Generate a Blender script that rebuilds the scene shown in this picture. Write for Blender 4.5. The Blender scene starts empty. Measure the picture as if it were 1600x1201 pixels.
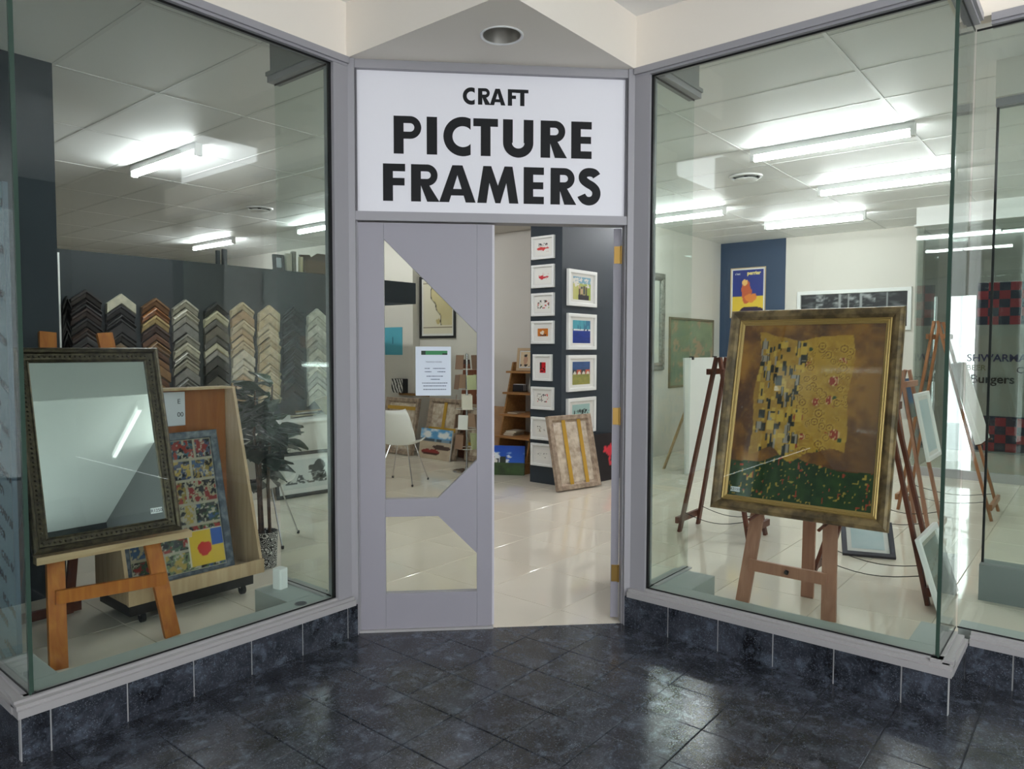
import bpy, bmesh, math, random
from math import pi, sin, cos, sqrt, radians
from mathutils import Matrix, Vector

random.seed(7)
SC = bpy.context.scene
COL = SC.collection

# ------------------------------------------------------------------ camera
# world: x runs along the left shop window (to the right and away), y along the right one
# (to the left and away); the diagonal doorway stands on the line x + y = 0
CAM = Vector((-2.8148, -2.4414, 1.4646))
F_PX, PITCH, ROLL, YAW = 1129.88, -0.0495, 0.0023, -0.0966
_a = pi/4 + YAW
fw = Vector((cos(_a)*cos(PITCH), sin(_a)*cos(PITCH), sin(PITCH)))
rt = Vector((sin(_a), -cos(_a), 0))
up = rt.cross(fw)
r2 = rt*cos(ROLL) + up*sin(ROLL)
u2 = up*cos(ROLL) - rt*sin(ROLL)
cd = bpy.data.cameras.new('camera')
cd.sensor_width = 36.0
cd.lens = F_PX*36.0/1600.0
cd.clip_start = 0.05
cam = bpy.data.objects.new('camera', cd)
COL.objects.link(cam)
cam.matrix_world = Matrix(((r2.x, u2.x, -fw.x, CAM.x), (r2.y, u2.y, -fw.y, CAM.y), (r2.z, u2.z, -fw.z, CAM.z), (0, 0, 0, 1)))
SC.camera = cam

# ------------------------------------------------------------------ world, exposure, light levels
W = bpy.data.worlds.new('world')
SC.world = W
W.use_nodes = True
bg = W.node_tree.nodes['Background']
bg.inputs[0].default_value = (0.93, 0.97, 1.0, 1)
bg.inputs[1].default_value = 3.9
SC.view_settings.view_transform = 'Standard'
SC.view_settings.look = 'None'
SC.view_settings.gamma = 1.0
SC.view_settings.use_curve_mapping = False
SC.view_settings.exposure = 0.36
TUBE = 70.0        # shop tubes
MALL_TUBE = 50.0   # arcade tubes
SIGN_GLOW = 0.10   # backlit sign

# ------------------------------------------------------------------ helpers: colour and materials
def lin(c):
    o = []
    for v in c[:3]:
        v = v/255.0
        o.append(v/12.92 if v <= 0.04045 else ((v+0.055)/1.055)**2.4)
    return tuple(o)
MATS = {}
def mat(name, rgb, rough=0.5, metal=0.0, coat=0.0, noise=None, bump=None, emit=None, spec=0.5):
    """noise=(scale, rgb2, detail, lo, hi)  bump=(scale, strength)"""
    if name in MATS: return MATS[name]
    m = bpy.data.materials.new(name); m.use_nodes = True
    nt = m.node_tree; b = nt.nodes['Principled BSDF']
    b.inputs['Base Color'].default_value = (*lin(rgb), 1)
    b.inputs['Roughness'].default_value = rough
    b.inputs['Metallic'].default_value = metal
    b.inputs['Specular IOR Level'].default_value = spec
    if coat:
        b.inputs['Coat Weight'].default_value = coat; b.inputs['Coat Roughness'].default_value = 0.03
    if noise or bump:
        tc = nt.nodes.new('ShaderNodeTexCoord')
    if noise:
        n = nt.nodes.new('ShaderNodeTexNoise'); n.inputs['Scale'].default_value = noise[0]
        n.inputs['Detail'].default_value = noise[2] if len(noise) > 2 else 4
        r = nt.nodes.new('ShaderNodeValToRGB')
        r.color_ramp.elements[0].position = noise[3] if len(noise) > 3 else 0.35
        r.color_ramp.elements[1].position = noise[4] if len(noise) > 4 else 0.65
        r.color_ramp.elements[0].color = (*lin(rgb), 1); r.color_ramp.elements[1].color = (*lin(noise[1]), 1)
        nt.links.new(tc.outputs['Object'], n.inputs['Vector'])
        nt.links.new(n.outputs['Fac'], r.inputs['Fac']); nt.links.new(r.outputs['Color'], b.inputs['Base Color'])
    if bump:
        n2 = nt.nodes.new('ShaderNodeTexNoise'); n2.inputs['Scale'].default_value = bump[0]
        bp = nt.nodes.new('ShaderNodeBump'); bp.inputs['Strength'].default_value = bump[1]; bp.inputs['Distance'].default_value = 0.005
        nt.links.new(tc.outputs['Object'], n2.inputs['Vector'])
        nt.links.new(n2.outputs['Fac'], bp.inputs['Height']); nt.links.new(bp.outputs['Normal'], b.inputs['Normal'])
    if emit:
        b.inputs['Emission Color'].default_value = (*lin(emit[0]), 1); b.inputs['Emission Strength'].default_value = emit[1]
    MATS[name] = m
    return m
def wood(name, c1, c2, rough=0.45, axis=2, scale=9):
    if name in MATS: return MATS[name]
    m = mat(name, c1, rough)
    nt = m.node_tree; b = nt.nodes['Principled BSDF']
    tc = nt.nodes.new('ShaderNodeTexCoord'); mp = nt.nodes.new('ShaderNodeMapping')
    s = [scale*4]*3; s[axis] = scale*0.35
    mp.inputs['Scale'].default_value = s
    n = nt.nodes.new('ShaderNodeTexNoise'); n.inputs['Scale'].default_value = 1.0; n.inputs['Detail'].default_value = 5; n.inputs['Distortion'].default_value = 0.6
    r = nt.nodes.new('ShaderNodeValToRGB')
    r.color_ramp.elements[0].position = 0.3; r.color_ramp.elements[1].position = 0.7
    r.color_ramp.elements[0].color = (*lin(c1), 1); r.color_ramp.elements[1].color = (*lin(c2), 1)
    nt.links.new(tc.outputs['Object'], mp.inputs['Vector']); nt.links.new(mp.outputs['Vector'], n.inputs['Vector'])
    nt.links.new(n.outputs['Fac'], r.inputs['Fac']); nt.links.new(r.outputs['Color'], b.inputs['Base Color'])
    return m
def glass_mat(name, tint=(0.93, 0.97, 0.95), refl=0.045, gain=1.0):
    if name in MATS: return MATS[name]
    m = bpy.data.materials.new(name); m.use_nodes = True
    nt = m.node_tree; nt.nodes.clear()
    out = nt.nodes.new('ShaderNodeOutputMaterial'); mix = nt.nodes.new('ShaderNodeMixShader')
    tr = nt.nodes.new('ShaderNodeBsdfTransparent'); tr.inputs[0].default_value = (*tint, 1)
    gl = nt.nodes.new('ShaderNodeBsdfGlossy'); gl.inputs['Roughness'].default_value = 0.0
    g = nt.nodes.new('ShaderNodeNewGeometry'); d = nt.nodes.new('ShaderNodeVectorMath'); d.operation = 'DOT_PRODUCT'
    nt.links.new(g.outputs['Incoming'], d.inputs[0]); nt.links.new(g.outputs['Normal'], d.inputs[1])
    def mth(op, a, b=None):
        x = nt.nodes.new('ShaderNodeMath'); x.operation = op
        nt.links.new(a, x.inputs[0])
        if b is not None: x.inputs[1].default_value = b
        return x.outputs[0]
    c = mth('ABSOLUTE', d.outputs['Value'])
    i = nt.nodes.new('ShaderNodeMath'); i.operation = 'SUBTRACT'; i.inputs[0].default_value = 1.0; nt.links.new(c, i.inputs[1])
    p = mth('POWER', i.outputs[0], 5.0)
    p = mth('MULTIPLY', p, 1-refl); p = mth('ADD', p, refl); p = mth('MULTIPLY', p, gain)
    nt.links.new(p, mix.inputs[0]); nt.links.new(tr.outputs[0], mix.inputs[1]); nt.links.new(gl.outputs[0], mix.inputs[2])
    nt.links.new(mix.outputs[0], out.inputs[0])
    MATS[name] = m
    return m
def print_mat(name='print_ink', rough=0.35, coat=0.0):
    if name in MATS: return MATS[name]
    m = mat(name, (255, 255, 255), rough, coat=coat)
    nt = m.node_tree
    a = nt.nodes.new('ShaderNodeAttribute'); a.attribute_name = 'Col'
    nt.links.new(a.outputs['Color'], nt.nodes['Principled BSDF'].inputs['Base Color'])
    return m
def emis(name, rgb, s):
    if name in MATS: return MATS[name]
    m = bpy.data.materials.new(name); m.use_nodes = True
    nt = m.node_tree; nt.nodes.clear()
    o = nt.nodes.new('ShaderNodeOutputMaterial'); e = nt.nodes.new('ShaderNodeEmission')
    e.inputs[0].default_value = (*lin(rgb), 1); e.inputs[1].default_value = s
    nt.links.new(e.outputs[0], o.inputs[0]); MATS[name] = m
    return m

# ------------------------------------------------------------------ helpers: meshes and objects
class MB:
    def __init__(s): s.v = []; s.f = []; s.smooth = False
    def add(s, vs, fs, M=None):
        n = len(s.v)
        s.v += [tuple(M @ Vector(p)) if M is not None else tuple(p) for p in vs]
        s.f += [tuple(i+n for i in q) for q in fs]
        return s
    def box(s, x0, x1, y0, y1, z0, z1, M=None):
        vs = [(x0,y0,z0),(x1,y0,z0),(x1,y1,z0),(x0,y1,z0),(x0,y0,z1),(x1,y0,z1),(x1,y1,z1),(x0,y1,z1)]
        return s.add(vs, [(3,2,1,0),(4,5,6,7),(0,1,5,4),(1,2,6,5),(2,3,7,6),(3,0,4,7)], M)
    def beam(s, a, b, w, d, ref=(0,-1,0)):
        """rectangular bar from a to b; w across, d along ref"""
        a, b = Vector(a), Vector(b); t = (b-a).normalized()
        q = t.cross(Vector(ref)).normalized(); r = q.cross(t).normalized()
        vs = []
        for p in (a, b):
            for i, j in ((-1,-1),(1,-1),(1,1),(-1,1)): vs.append(p + q*(i*w/2) + r*(j*d/2))
        return s.add(vs, [(3,2,1,0),(4,5,6,7),(0,1,5,4),(1,2,6,5),(2,3,7,6),(3,0,4,7)])
    def prism(s, poly, h0, h1, axes='xy', M=None):
        """extrude polygon; axes name the plane of the polygon, third axis is the extrusion"""
        n = len(poly)
        def P(a, b, h):
            return {'xy': (a,b,h), 'xz': (a,h,b), 'yz': (h,a,b)}[axes]
        vs = [P(a,b,h0) for a,b in poly] + [P(a,b,h1) for a,b in poly]
        fs = [tuple(range(n))[::-1], tuple(range(n, 2*n))] + [(i,(i+1)%n,n+(i+1)%n,n+i) for i in range(n)]
        return s.add(vs, fs, M)
    def tube(s, pts, r, n=8, closed=False):
        pts = [Vector(p) for p in pts]; rr = r if isinstance(r, (list,tuple)) else [r]*len(pts)
        vs = []; k = len(pts)
        prev = None
        for i, p in enumerate(pts):
            t = (pts[min(i+1,k-1)] - pts[max(i-1,0)]).normalized()
            if prev is None:
                ref = Vector((0,0,1)) if abs(t.z) < 0.9 else Vector((1,0,0))
                u = t.cross(ref).normalized()
            else:
                u = (prev - t*prev.dot(t)).normalized()
            w = t.cross(u); prev = u
            for j in range(n):
                a = 2*pi*j/n; vs.append(p + (u*cos(a) + w*sin(a))*rr[i])
        fs = [(i*n+j, i*n+(j+1)%n, (i+1)*n+(j+1)%n, (i+1)*n+j) for i in range(k-1) for j in range(n)]
        fs += [tuple(range(n))[::-1], tuple(range((k-1)*n, k*n))]
        return s.add(vs, fs)
    def lathe(s, prof, n=24, M=None, cap=True):
        vs = []; k = len(prof)
        for r, z in prof:
            for j in range(n): vs.append((r*cos(2*pi*j/n), r*sin(2*pi*j/n), z))
        fs = [(i*n+j, i*n+(j+1)%n, (i+1)*n+(j+1)%n, (i+1)*n+j) for i in range(k-1) for j in range(n)]
        if cap: fs += [tuple(range(n))[::-1], tuple(range((k-1)*n, k*n))]
        return s.add(vs, fs, M)
    def frame(s, w, h, prof):
        """mitred rectangular moulding in the xz plane, front towards -y; prof = [(inset, y)] from the outer back edge inwards"""
        vs = []
        for i, y in prof:
            x0, x1, z0, z1 = -w/2+i, w/2-i, i, h-i
            vs += [(x0,y,z0),(x1,y,z0),(x1,y,z1),(x0,y,z1)]
        k = len(prof)
        fs = [(4*i+j, 4*i+(j+1)%4, 4*((i+1)%k)+(j+1)%4, 4*((i+1)%k)+j) for i in range(k) for j in range(4)]
        return s.add(vs, fs)
    def mesh(s, name='mesh', smooth=False):
        me = bpy.data.meshes.new(name); me.from_pydata(s.v, [], s.f); me.update()
        bm = bmesh.new(); bm.from_mesh(me); bmesh.ops.recalc_face_normals(bm, faces=bm.faces); bm.to_mesh(me); bm.free()
        if smooth or s.smooth:
            me.polygons.foreach_set('use_smooth', [True]*len(me.polygons))
            try: me.set_sharp_from_angle(angle=radians(40))
            except Exception: pass
        return me
    def build(s, name, m, parent=None, smooth=False):
        return link(name, s.mesh(name, smooth), m, parent)
def link(name, me, m, parent=None):
    o = bpy.data.objects.new(name, me); COL.objects.link(o)
    if m is not None and len(me.materials) == 0: me.materials.append(m)
    if parent is not None: o.parent = parent
    return o
def tag(o, label=None, cat=None, group=None, kind=None):
    if label: o['label'] = label
    if cat: o['category'] = cat
    if group: o['group'] = group
    if kind: o['kind'] = kind
    return o
def thing(name, label, cat, loc=(0,0,0), az=0.0, lean=0.0, group=None, roll=0.0):
    o = bpy.data.objects.new(name, None); COL.objects.link(o); o.empty_display_size = 0.05
    o.matrix_world = Matrix.Translation(loc) @ Matrix.Rotation(az,4,'Z') @ Matrix.Rotation(-lean,4,'X') @ Matrix.Rotation(-roll,4,'Y')
    return tag(o, label, cat, group)
def struct(o): o['kind'] = 'structure'; return o
def S(name, mb, m, parent=None, smooth=False):
    o = mb.build(name, m, parent, smooth)
    if parent is None: o['kind'] = 'structure'
    return o
def box_obj(name, m, b, parent=None): return MB().box(*b).build(name, m, parent)

def h2(i, j, k=0):
    n = (i*374761393 + j*668265263 + k*2147483647 + 12345) & 0xffffffff
    n = ((n ^ (n >> 13))*1274126177) & 0xffffffff
    return ((n ^ (n >> 16)) & 0xffff)/65535.0
def vn(x, y, k=0):
    i, j = math.floor(x), math.floor(y); a, b = x-i, y-j
    a = a*a*(3-2*a); b = b*b*(3-2*b)
    return (h2(i,j,k)*(1-a)+h2(i+1,j,k)*a)*(1-b) + (h2(i,j+1,k)*(1-a)+h2(i+1,j+1,k)*a)*b
def fbm(x, y, k=0): return 0.55*vn(x,y,k)+0.28*vn(2.1*x,2.1*y,k+1)+0.17*vn(4.3*x,4.3*y,k+2)
def mixc(a, b, t):
    t = max(0, min(1, t)); return tuple(a[i]+(b[i]-a[i])*t for i in range(3))

def art(name, w, h, nx, ny, fn, y, parent, z0=0.0, m=None, cells=False):
    """flat printed sheet in the local xz plane at depth y, coloured by fn(u, v)"""
    vs = [(-w/2+w*i/nx, y, z0+h*j/ny) for j in range(ny+1) for i in range(nx+1)]
    fs = [(j*(nx+1)+i, j*(nx+1)+i+1, (j+1)*(nx+1)+i+1, (j+1)*(nx+1)+i) for j in range(ny) for i in range(nx)]
    me = bpy.data.meshes.new(name); me.from_pydata(vs, [], fs); me.update()
    buf = []
    if cells:
        ca = me.color_attributes.new('Col', 'FLOAT_COLOR', 'CORNER')
        for j in range(ny):
            for i in range(nx):
                c = lin(fn((i+.5)/nx, (j+.5)/ny)); buf += [c[0],c[1],c[2],1.0]*4
    else:
        ca = me.color_attributes.new('Col', 'FLOAT_COLOR', 'POINT')
        for j in range(ny+1):
            for i in range(nx+1):
                c = lin(fn(i/nx, j/ny)); buf += [c[0],c[1],c[2],1.0]
    ca.data.foreach_set('color', buf)
    return link(name, me, m or print_mat(), parent)

# ------------------------------------------------------------------ materials
ALU = mat('grey_painted_frame', (156, 154, 158), 0.45, bump=(60, 0.03))
DOORP = mat('grey_painted_door', (152, 149, 157), 0.42, bump=(40, 0.05))
SILL = mat('pale_grey_sill', (168, 165, 165), 0.4)
LEDGE = mat('grey_green_ledge', (165, 172, 168), 0.5)
BLACKSEAL = mat('black_seal', (12, 13, 14), 0.4)
CREAM = mat('cream_paint', (240, 232, 220), 0.7, bump=(25, 0.04))
WHITEP = mat('white_paint', (244, 243, 241), 0.65, bump=(25, 0.03))
WALLW = mat('off_white_wall', (222, 217, 208), 0.6, bump=(20, 0.03))
DARKB = mat('slate_blue_wall', (38, 48, 57), 0.6, bump=(30, 0.012))
BLUEP = mat('deep_blue_panel', (46, 66, 92), 0.5)
GLASS = glass_mat('shop_glass')
GLASSD = glass_mat('door_glass', (0.95, 0.97, 0.94))
WHITE = mat('white_lacquer', (238, 238, 236), 0.35)
BLACK = mat('black_lacquer', (18, 18, 20), 0.4)
CHROME = mat('chrome', (200, 200, 205), 0.15, 1.0)
PINE = wood('orange_pine', (196, 122, 48), (168, 92, 30))
PALEPINE = wood('pale_pine', (205, 176, 138), (180, 148, 108), axis=0)
BIRCH = wood('birch_ply', (204, 178, 142), (184, 156, 120))
MAHOG = wood('mahogany_stain', (112, 58, 36), (84, 40, 26))
MAUVEW = wood('brown_beech', (176, 130, 106), (156, 110, 88))
SHELFW = wood('honey_oak', (178, 130, 78), (150, 104, 58), axis=1)
CEILT = mat('ceiling_panel_white', (238, 238, 236), 0.55, bump=(80, 0.05))
TBAR = mat('white_ceiling_bar', (226, 226, 224), 0.4)
CREAMTILE = mat('cream_polished_tile', (236, 228, 212), 0.07, noise=(1.3, (227, 218, 202), 5, .3, .7), spec=0.6)
GROUT = mat('beige_grout', (186, 178, 162), 0.7)
STEELM = mat('brushed_brass', (184, 148, 84), 0.3, 1.0)

def stone_mat(name):
    m = mat(name, (20, 22, 30), 0.2)
    nt = m.node_tree; b = nt.nodes['Principled BSDF']
    g = nt.nodes.new('ShaderNodeNewGeometry')
    def noise(sc, det, lo, hi, c0, c1, dist=0.0):
        n = nt.nodes.new('ShaderNodeTexNoise'); n.inputs['Scale'].default_value = sc; n.inputs['Detail'].default_value = det
        n.inputs['Distortion'].default_value = dist; n.inputs['Roughness'].default_value = 0.65
        nt.links.new(g.outputs['Position'], n.inputs['Vector'])
        r = nt.nodes.new('ShaderNodeValToRGB'); r.color_ramp.elements[0].position = lo; r.color_ramp.elements[1].position = hi
        r.color_ramp.elements[0].color = (*lin(c0), 1); r.color_ramp.elements[1].color = (*lin(c1), 1)
        nt.links.new(n.outputs['Fac'], r.inputs['Fac']); return r
    def mixn(a, bb, mode='ADD', f=1.0):
        x = nt.nodes.new('ShaderNodeMixRGB'); x.blend_type = mode; x.inputs[0].default_value = f
        nt.links.new(a, x.inputs[1]); nt.links.new(bb, x.inputs[2]); return x.outputs[0]
    base = noise(6.0, 8, .36, .70, (24, 25, 30), (72, 76, 86), 0.5)
    fleck = noise(95, 3, .55, .78, (0, 0, 0), (84, 94, 108))
    blot = noise(14, 8, .52, .72, (0, 0, 0), (72, 80, 90), 0.4)
    v = nt.nodes.new('ShaderNodeTexVoronoi'); v.inputs['Scale'].default_value = 130; nt.links.new(g.outputs['Position'], v.inputs['Vector'])
    r = nt.nodes.new('ShaderNodeValToRGB'); r.color_ramp.elements[0].position = 0.08; r.color_ramp.elements[1].position = 0.26
    r.color_ramp.elements[0].color = (*lin((150, 156, 164)), 1); r.color_ramp.elements[1].color = (0, 0, 0, 1)
    nt.links.new(v.outputs['Distance'], r.inputs['Fac'])
    msk = noise(9, 4, .42, .66, (30, 30, 30), (235, 235, 235))
    c = mixn(base.outputs[0], fleck.outputs[0]); c = mixn(c, blot.outputs[0])
    c = mixn(c, mixn(r.outputs[0], msk.outputs[0], 'MULTIPLY'))
    nt.links.new(c, b.inputs['Base Color'])
    return m
STONE = stone_mat('dark_blue_stone')
GROUTG = mat('grey_grout', (84, 86, 90), 0.8)
GROUTL = mat('pale_grout', (172, 172, 172), 0.8)

# ------------------------------------------------------------------ storefront plan
A = 0.526          # half extent of the diagonal doorway on both axes
G0 = 0.012         # half thickness of panes
L1 = 1.9445        # outer corner of the long panes
SX = 0.949         # end of the short panes
ZS, ZT, ZH = 0.212, 2.850, 2.894     # pane bottom, pane top, header top
ZC = 3.16          # arcade ceiling
H = 3.10           # shop ceiling
Q = sqrt(0.5)
def D(s, n=0.0, z=0.0): return (s*Q + n*Q, -s*Q + n*Q, z)   # door coordinates: s to the right, n into the shop
DM = Matrix(((Q, Q, 0, 0), (-Q, Q, 0, 0), (0, 0, 1, 0), (0, 0, 0, 1)))

def clip(poly, a, b, c):      # keep a*x + b*y <= c
    out = []
    for i in range(len(poly)):
        p, q = poly[i], poly[(i+1) % len(poly)]
        dp, dq = a*p[0]+b*p[1]-c, a*q[0]+b*q[1]-c
        if dp <= 1e-9: out.append(p)
        if (dp < -1e-9 and dq > 1e-9) or (dp > 1e-9 and dq < -1e-9):
            t = dp/(dp-dq); out.append((p[0]+(q[0]-p[0])*t, p[1]+(q[1]-p[1])*t))
    return out
def clip_to(poly, region):
    for a, b, c in region:
        poly = clip(poly, a, b, c)
        if len(poly) < 3: return []
    ar = 0.5*abs(sum(poly[i][0]*poly[(i+1)%len(poly)][1]-poly[(i+1)%len(poly)][0]*poly[i][1] for i in range(len(poly))))
    return poly if ar > 2e-4 else []
def R(x0, x1, y0, y1): return [(-1,0,-x0),(1,0,x1),(0,-1,-y0),(0,1,y1)]
SHOP = [R(-4,9,.97,12.9), R(-1.93,9,.54,.97), R(.54,9,-1.93,.54), R(.97,9,-4.6,-1.93), [(-1,-1,-0.02),(1,0,.54),(0,1,.54)]]
MALL = [R(-9,-1.99,-9,.92), R(-1.99,.49,-1.99,.49)+[(1,1,0.015)], R(-1.99,.92,-9,-1.99)]

def tiles(parent, name, regions, x_lines, y_lines, gap, z0, z1, m, limit=300):
    made = {}; n = 0
    for i in range(len(x_lines)-1):
        for j in range(len(y_lines)-1):
            x0, x1, y0, y1 = x_lines[i]+gap/2, x_lines[i+1]-gap/2, y_lines[j]+gap/2, y_lines[j+1]-gap/2
            full = [(x0,y0),(x1,y0),(x1,y1),(x0,y1)]
            pieces = [p for p in (clip_to(full, r) for r in regions) if p]
            if not pieces: continue
            ar = lambda p: 0.5*abs(sum(p[k][0]*p[(k+1)%len(p)][1]-p[(k+1)%len(p)][0]*p[k][1] for k in range(len(p))))
            if sum(ar(p) for p in pieces) > 0.999*(x1-x0)*(y1-y0):
                key = (round(x1-x0,4), round(y1-y0,4))
                if key not in made:
                    b = MB(); hx, hy = key[0]/2, key[1]/2; c = min(0.002, gap)
                    vs = [(-hx,-hy,z0),(hx,-hy,z0),(hx,hy,z0),(-hx,hy,z0)]
                    e = c if z1 > z0 else 0
                    vs += [(-hx,-hy,z1-e),(hx,-hy,z1-e),(hx,hy,z1-e),(-hx,hy,z1-e),(-hx+c,-hy+c,z1),(hx-c,-hy+c,z1),(hx-c,hy-c,z1),(-hx+c,hy-c,z1)]
                    b.add(vs, [(3,2,1,0),(8,9,10,11)]+[(k,(k+1)%4,4+(k+1)%4,4+k) for k in range(4)]+[(4+k,4+(k+1)%4,8+(k+1)%4,8+k) for k in range(4)])
                    made[key] = b.mesh(name)
                o = link(name, made[key], m, parent); o.location = ((x0+x1)/2, (y0+y1)/2, 0)
            else:
                b = MB()
                for p in pieces: b.prism(p, z0, z1)
                b.build(name, m, parent)
            n += 1
    return n

# ------------------------------------------------------------------ floors
arcade_floor = S('floor_arcade', MB().prism([(-7.4,-2.4),(-7.0,-2.4),(-1.2,-7.4),(.92,-7.4),(.92,-1.97),(.5,-1.97),(.5,-.5),(-.5,.5),(-1.97,.5),(-1.97,.92),(-7.4,.92)], -0.12, -0.006), GROUTG)
T = 0.27
tiles(arcade_floor, 'floor_tile', [MALL[1], R(-2.6,-1.99,-2.2,.92), R(-2.2,.92,-2.6,-1.99)], [-2.68+T*i for i in range(15)], [-2.63+T*i for i in range(15)], 0.004, -0.012, 0.0, STONE)
b = MB()
for rg in [R(-7.4,-2.6,-9,.92)+[(-1,-1,8.6)], R(-2.6,.92,-7.4,-2.6)+[(-1,-1,8.6)], R(-2.6,-1.99,-2.6,-2.2), R(-2.6,-2.2,-2.2,-1.99)]:
    p = clip_to([(-9,-9),(9,-9),(9,9),(-9,9)], rg)
    b.prism(p, -0.012, 0.0)
b.build('floor_paving', STONE, arcade_floor)
shop_floor = S('floor', MB().prism([(-4,.9),(-1.99,.9),(-1.99,.54),(-.54,.54),(.54,-.54),(.54,-1.99),(.9,-1.99),(.9,-4.6),(9.4,-4.6),(9.4,12.9),(-4,12.9)], -0.12, -0.004), GROUT)
K = 0.55
tiles(shop_floor, 'floor_tile', SHOP, [-2.31+K*i for i in range(18)], [-2.31+K*i for i in range(15)], 0.003, -0.006, 0.0, CREAMTILE)
b = MB()
x1, y1 = -2.31+K*17, -2.31+K*14
for rg in [R(-4,-2.31,.97,12.9), R(-2.31,9.4,y1,12.9), R(x1,9.4,-4.6,y1), R(.97,x1,-4.6,-2.31)]:
    b.prism(clip_to([(-9,-9),(12,-9),(12,12),(-9,12)], rg), -0.006, 0.0)
b.build('floor_slab', CREAMTILE, shop_floor)

# ------------------------------------------------------------------ ceilings
ceil = S('ceiling', MB().prism([(-4,.99),(-1.93,.99),(-1.93,.56),(-.54,.56),(.56,-.54),(.56,-1.93),(.99,-1.93),(.99,-4.6),(9.4,-4.6),(9.4,12.9),(-4,12.9)], H+0.03, H+0.12), WHITEP)
GX = [2.44+0.608*k for k in range(-10, 12)]
GY = [-1.25+1.195*k for k in range(-3, 13)]
tiles(ceil, 'ceiling_panel', SHOP, GX, GY, 0.026, H+0.016, H, CEILT)
for x in GX:
    y0_ = .99 if x < -1.9 else (.60 if x < -.5 else (max(.06-x, -.5) if x < .56 else (-1.9 if x < .99 else -4.5)))
    MB().box(x-.012, x+.012, y0_, 12.5, H-.002, H+.02).build('ceiling_bar', TBAR, ceil)
for y in GY:
    x0_ = -4 if y > .97 else (-1.9 if y > .56 else (max(.06-y, -.5) if y > -.5 else (.56 if y > -1.9 else .99)))
    MB().box(x0_, 9.3 if y < 2.3 else 4.3, y-.012, y+.012, H-.003, H+.02).build('ceiling_bar', TBAR, ceil)
ca_ = S('ceiling_arcade', MB().box(-2.2, .94, -2.1, .94, ZC, ZC+.1), WHITEP)
for bb in ((-9, -2.2, -9, .94, 3.62, 3.72), (-2.2, .94, -9, -2.1, 3.62, 3.72)): box_obj('ceiling_slab', WHITEP, bb, ca_)
for bb in ((-2.25, -2.2, -2.15, .94, ZC, 3.62), (-2.2, .94, -2.15, -2.1, ZC, 3.62)): box_obj('ceiling_step', WHITEP, bb, ca_)
# fascia over the windows and the little soffit over the door
fa_ = S('wall_fascia', MB().box(-L1-.02, -A, A-.02, A+.06, ZH, ZC+.02), CREAM)
for bb in ((-L1-.02, -L1+.06, A+.06, SX, ZH, ZC+.02), (-4.5, -L1-.02, SX-.02, SX+.06, ZH, ZC+.02), (A-.02, A+.06, -L1-.02, -A, ZH, ZC+.02),
           (A+.06, SX, -L1-.02, -L1+.06, ZH, ZC+.02), (SX-.02, SX+.06, -4.5, -L1-.02, ZH, ZC+.02)): box_obj('fascia_board', CREAM, bb, fa_)
_h = [(-.238+.087*cos(-2*pi*i/24+pi*.75), -.255+.087*sin(-2*pi*i/24+pi*.75)) for i in range(25)]
_o = [(-A,A),(-A,-A),(A,-A)]
_b = MB()
_b.add([(x, y, ZH) for x, y in _o+[_o[0]]+_h], [tuple([0,1,2,3]+[4+k for k in range(25)])])
_b.add([(x, y, z) for z in (ZH, ZC+.01) for x, y in _o], [(0,1,4,3),(1,2,5,4),(2,0,3,5)])
S('trim_1', _b, CREAM)     # soffit block over the door
S('wall_lintel', MB().box(-.745, .745, .02, .12, ZH-.01, ZC, DM), WALLW)

# ------------------------------------------------------------------ shop walls
BAND = 2.295
S('wall_left', MB().box(-3.6, -1.22, 2.31, 2.80, 0, H), DARKB)
wb = S('wall_back', MB().box(-4, 2.62, 4.40, 4.52, 0, BAND), mat('slate_green_wall', (27, 36, 40), .6, bump=(30, .012)))
MB().box(2.62, 3.56, 4.40, 4.52, 2.03, BAND).build('door_header', DARKB, wb)
MB().box(3.46, 3.56, 4.52, 12.5, 2.03, BAND).build('return_beam', DARKB, wb)
S('wall_pier', MB().box(4.22, 4.35, 5.17, 12.5, 0, H), WALLW)
S('wall_core', MB().box(4.35, 4.5, 2.44, 12.5, 0, H), WALLW)
S('wall_bulkhead', MB().box(3.75, 4.35, 2.50, 4.38, 2.95, H), WALLW)
S('wall_side', MB().box(-4.1, -4, .94, 12.65, 0, H), WALLW)
S('wall_south', MB().box(.99, 9.4, -4.7, -4.6, 0, H), WALLW)
S('wall_opposite_1', MB().box(-7.4, -7.2, -2.4, .94, 0, 3.62), mat('opposite_shopfront', (38, 40, 44), .5))
S('wall_opposite_2', MB().box(-1.2, .94, -7.4, -7.2, 0, 3.62), MATS['opposite_shopfront'])
S('wall_reflection_block', MB().box(-1.55, .45, -6.4, -5.7, 0, 3.62, DM), mat('arcade_grey', (84, 84, 86), .5))  # unseen block, added to keep the daylight reflection off the door glass
S('wall_arcade_1', MB().box(-7.4, -3.99, .94, 1.06, 0, 3.62), MATS['arcade_grey'])
S('wall_arcade_2', MB().box(.94, 1.06, -7.4, -4.38, 0, 3.62), MATS['arcade_grey'])
S('wall_far', MB().box(-4, 4.5, 12.5, 12.65, 0, H), WALLW)
S('wall_column', MB().box(3.43, 4.72, 2.02, 2.44, 0, H), DARKB)
wr = S('wall_right', MB().box(4.72, 8.15, 2.27, 2.40, 0, H), WALLW)
we = S('wall_end', MB().box(8.03, 8.15, -.52, 2.27, 0, H), WALLW)
MB().box(8.022, 8.03, 1.268, 2.27, 0, H-.001).build('painted_panel', BLUEP, we)

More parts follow.
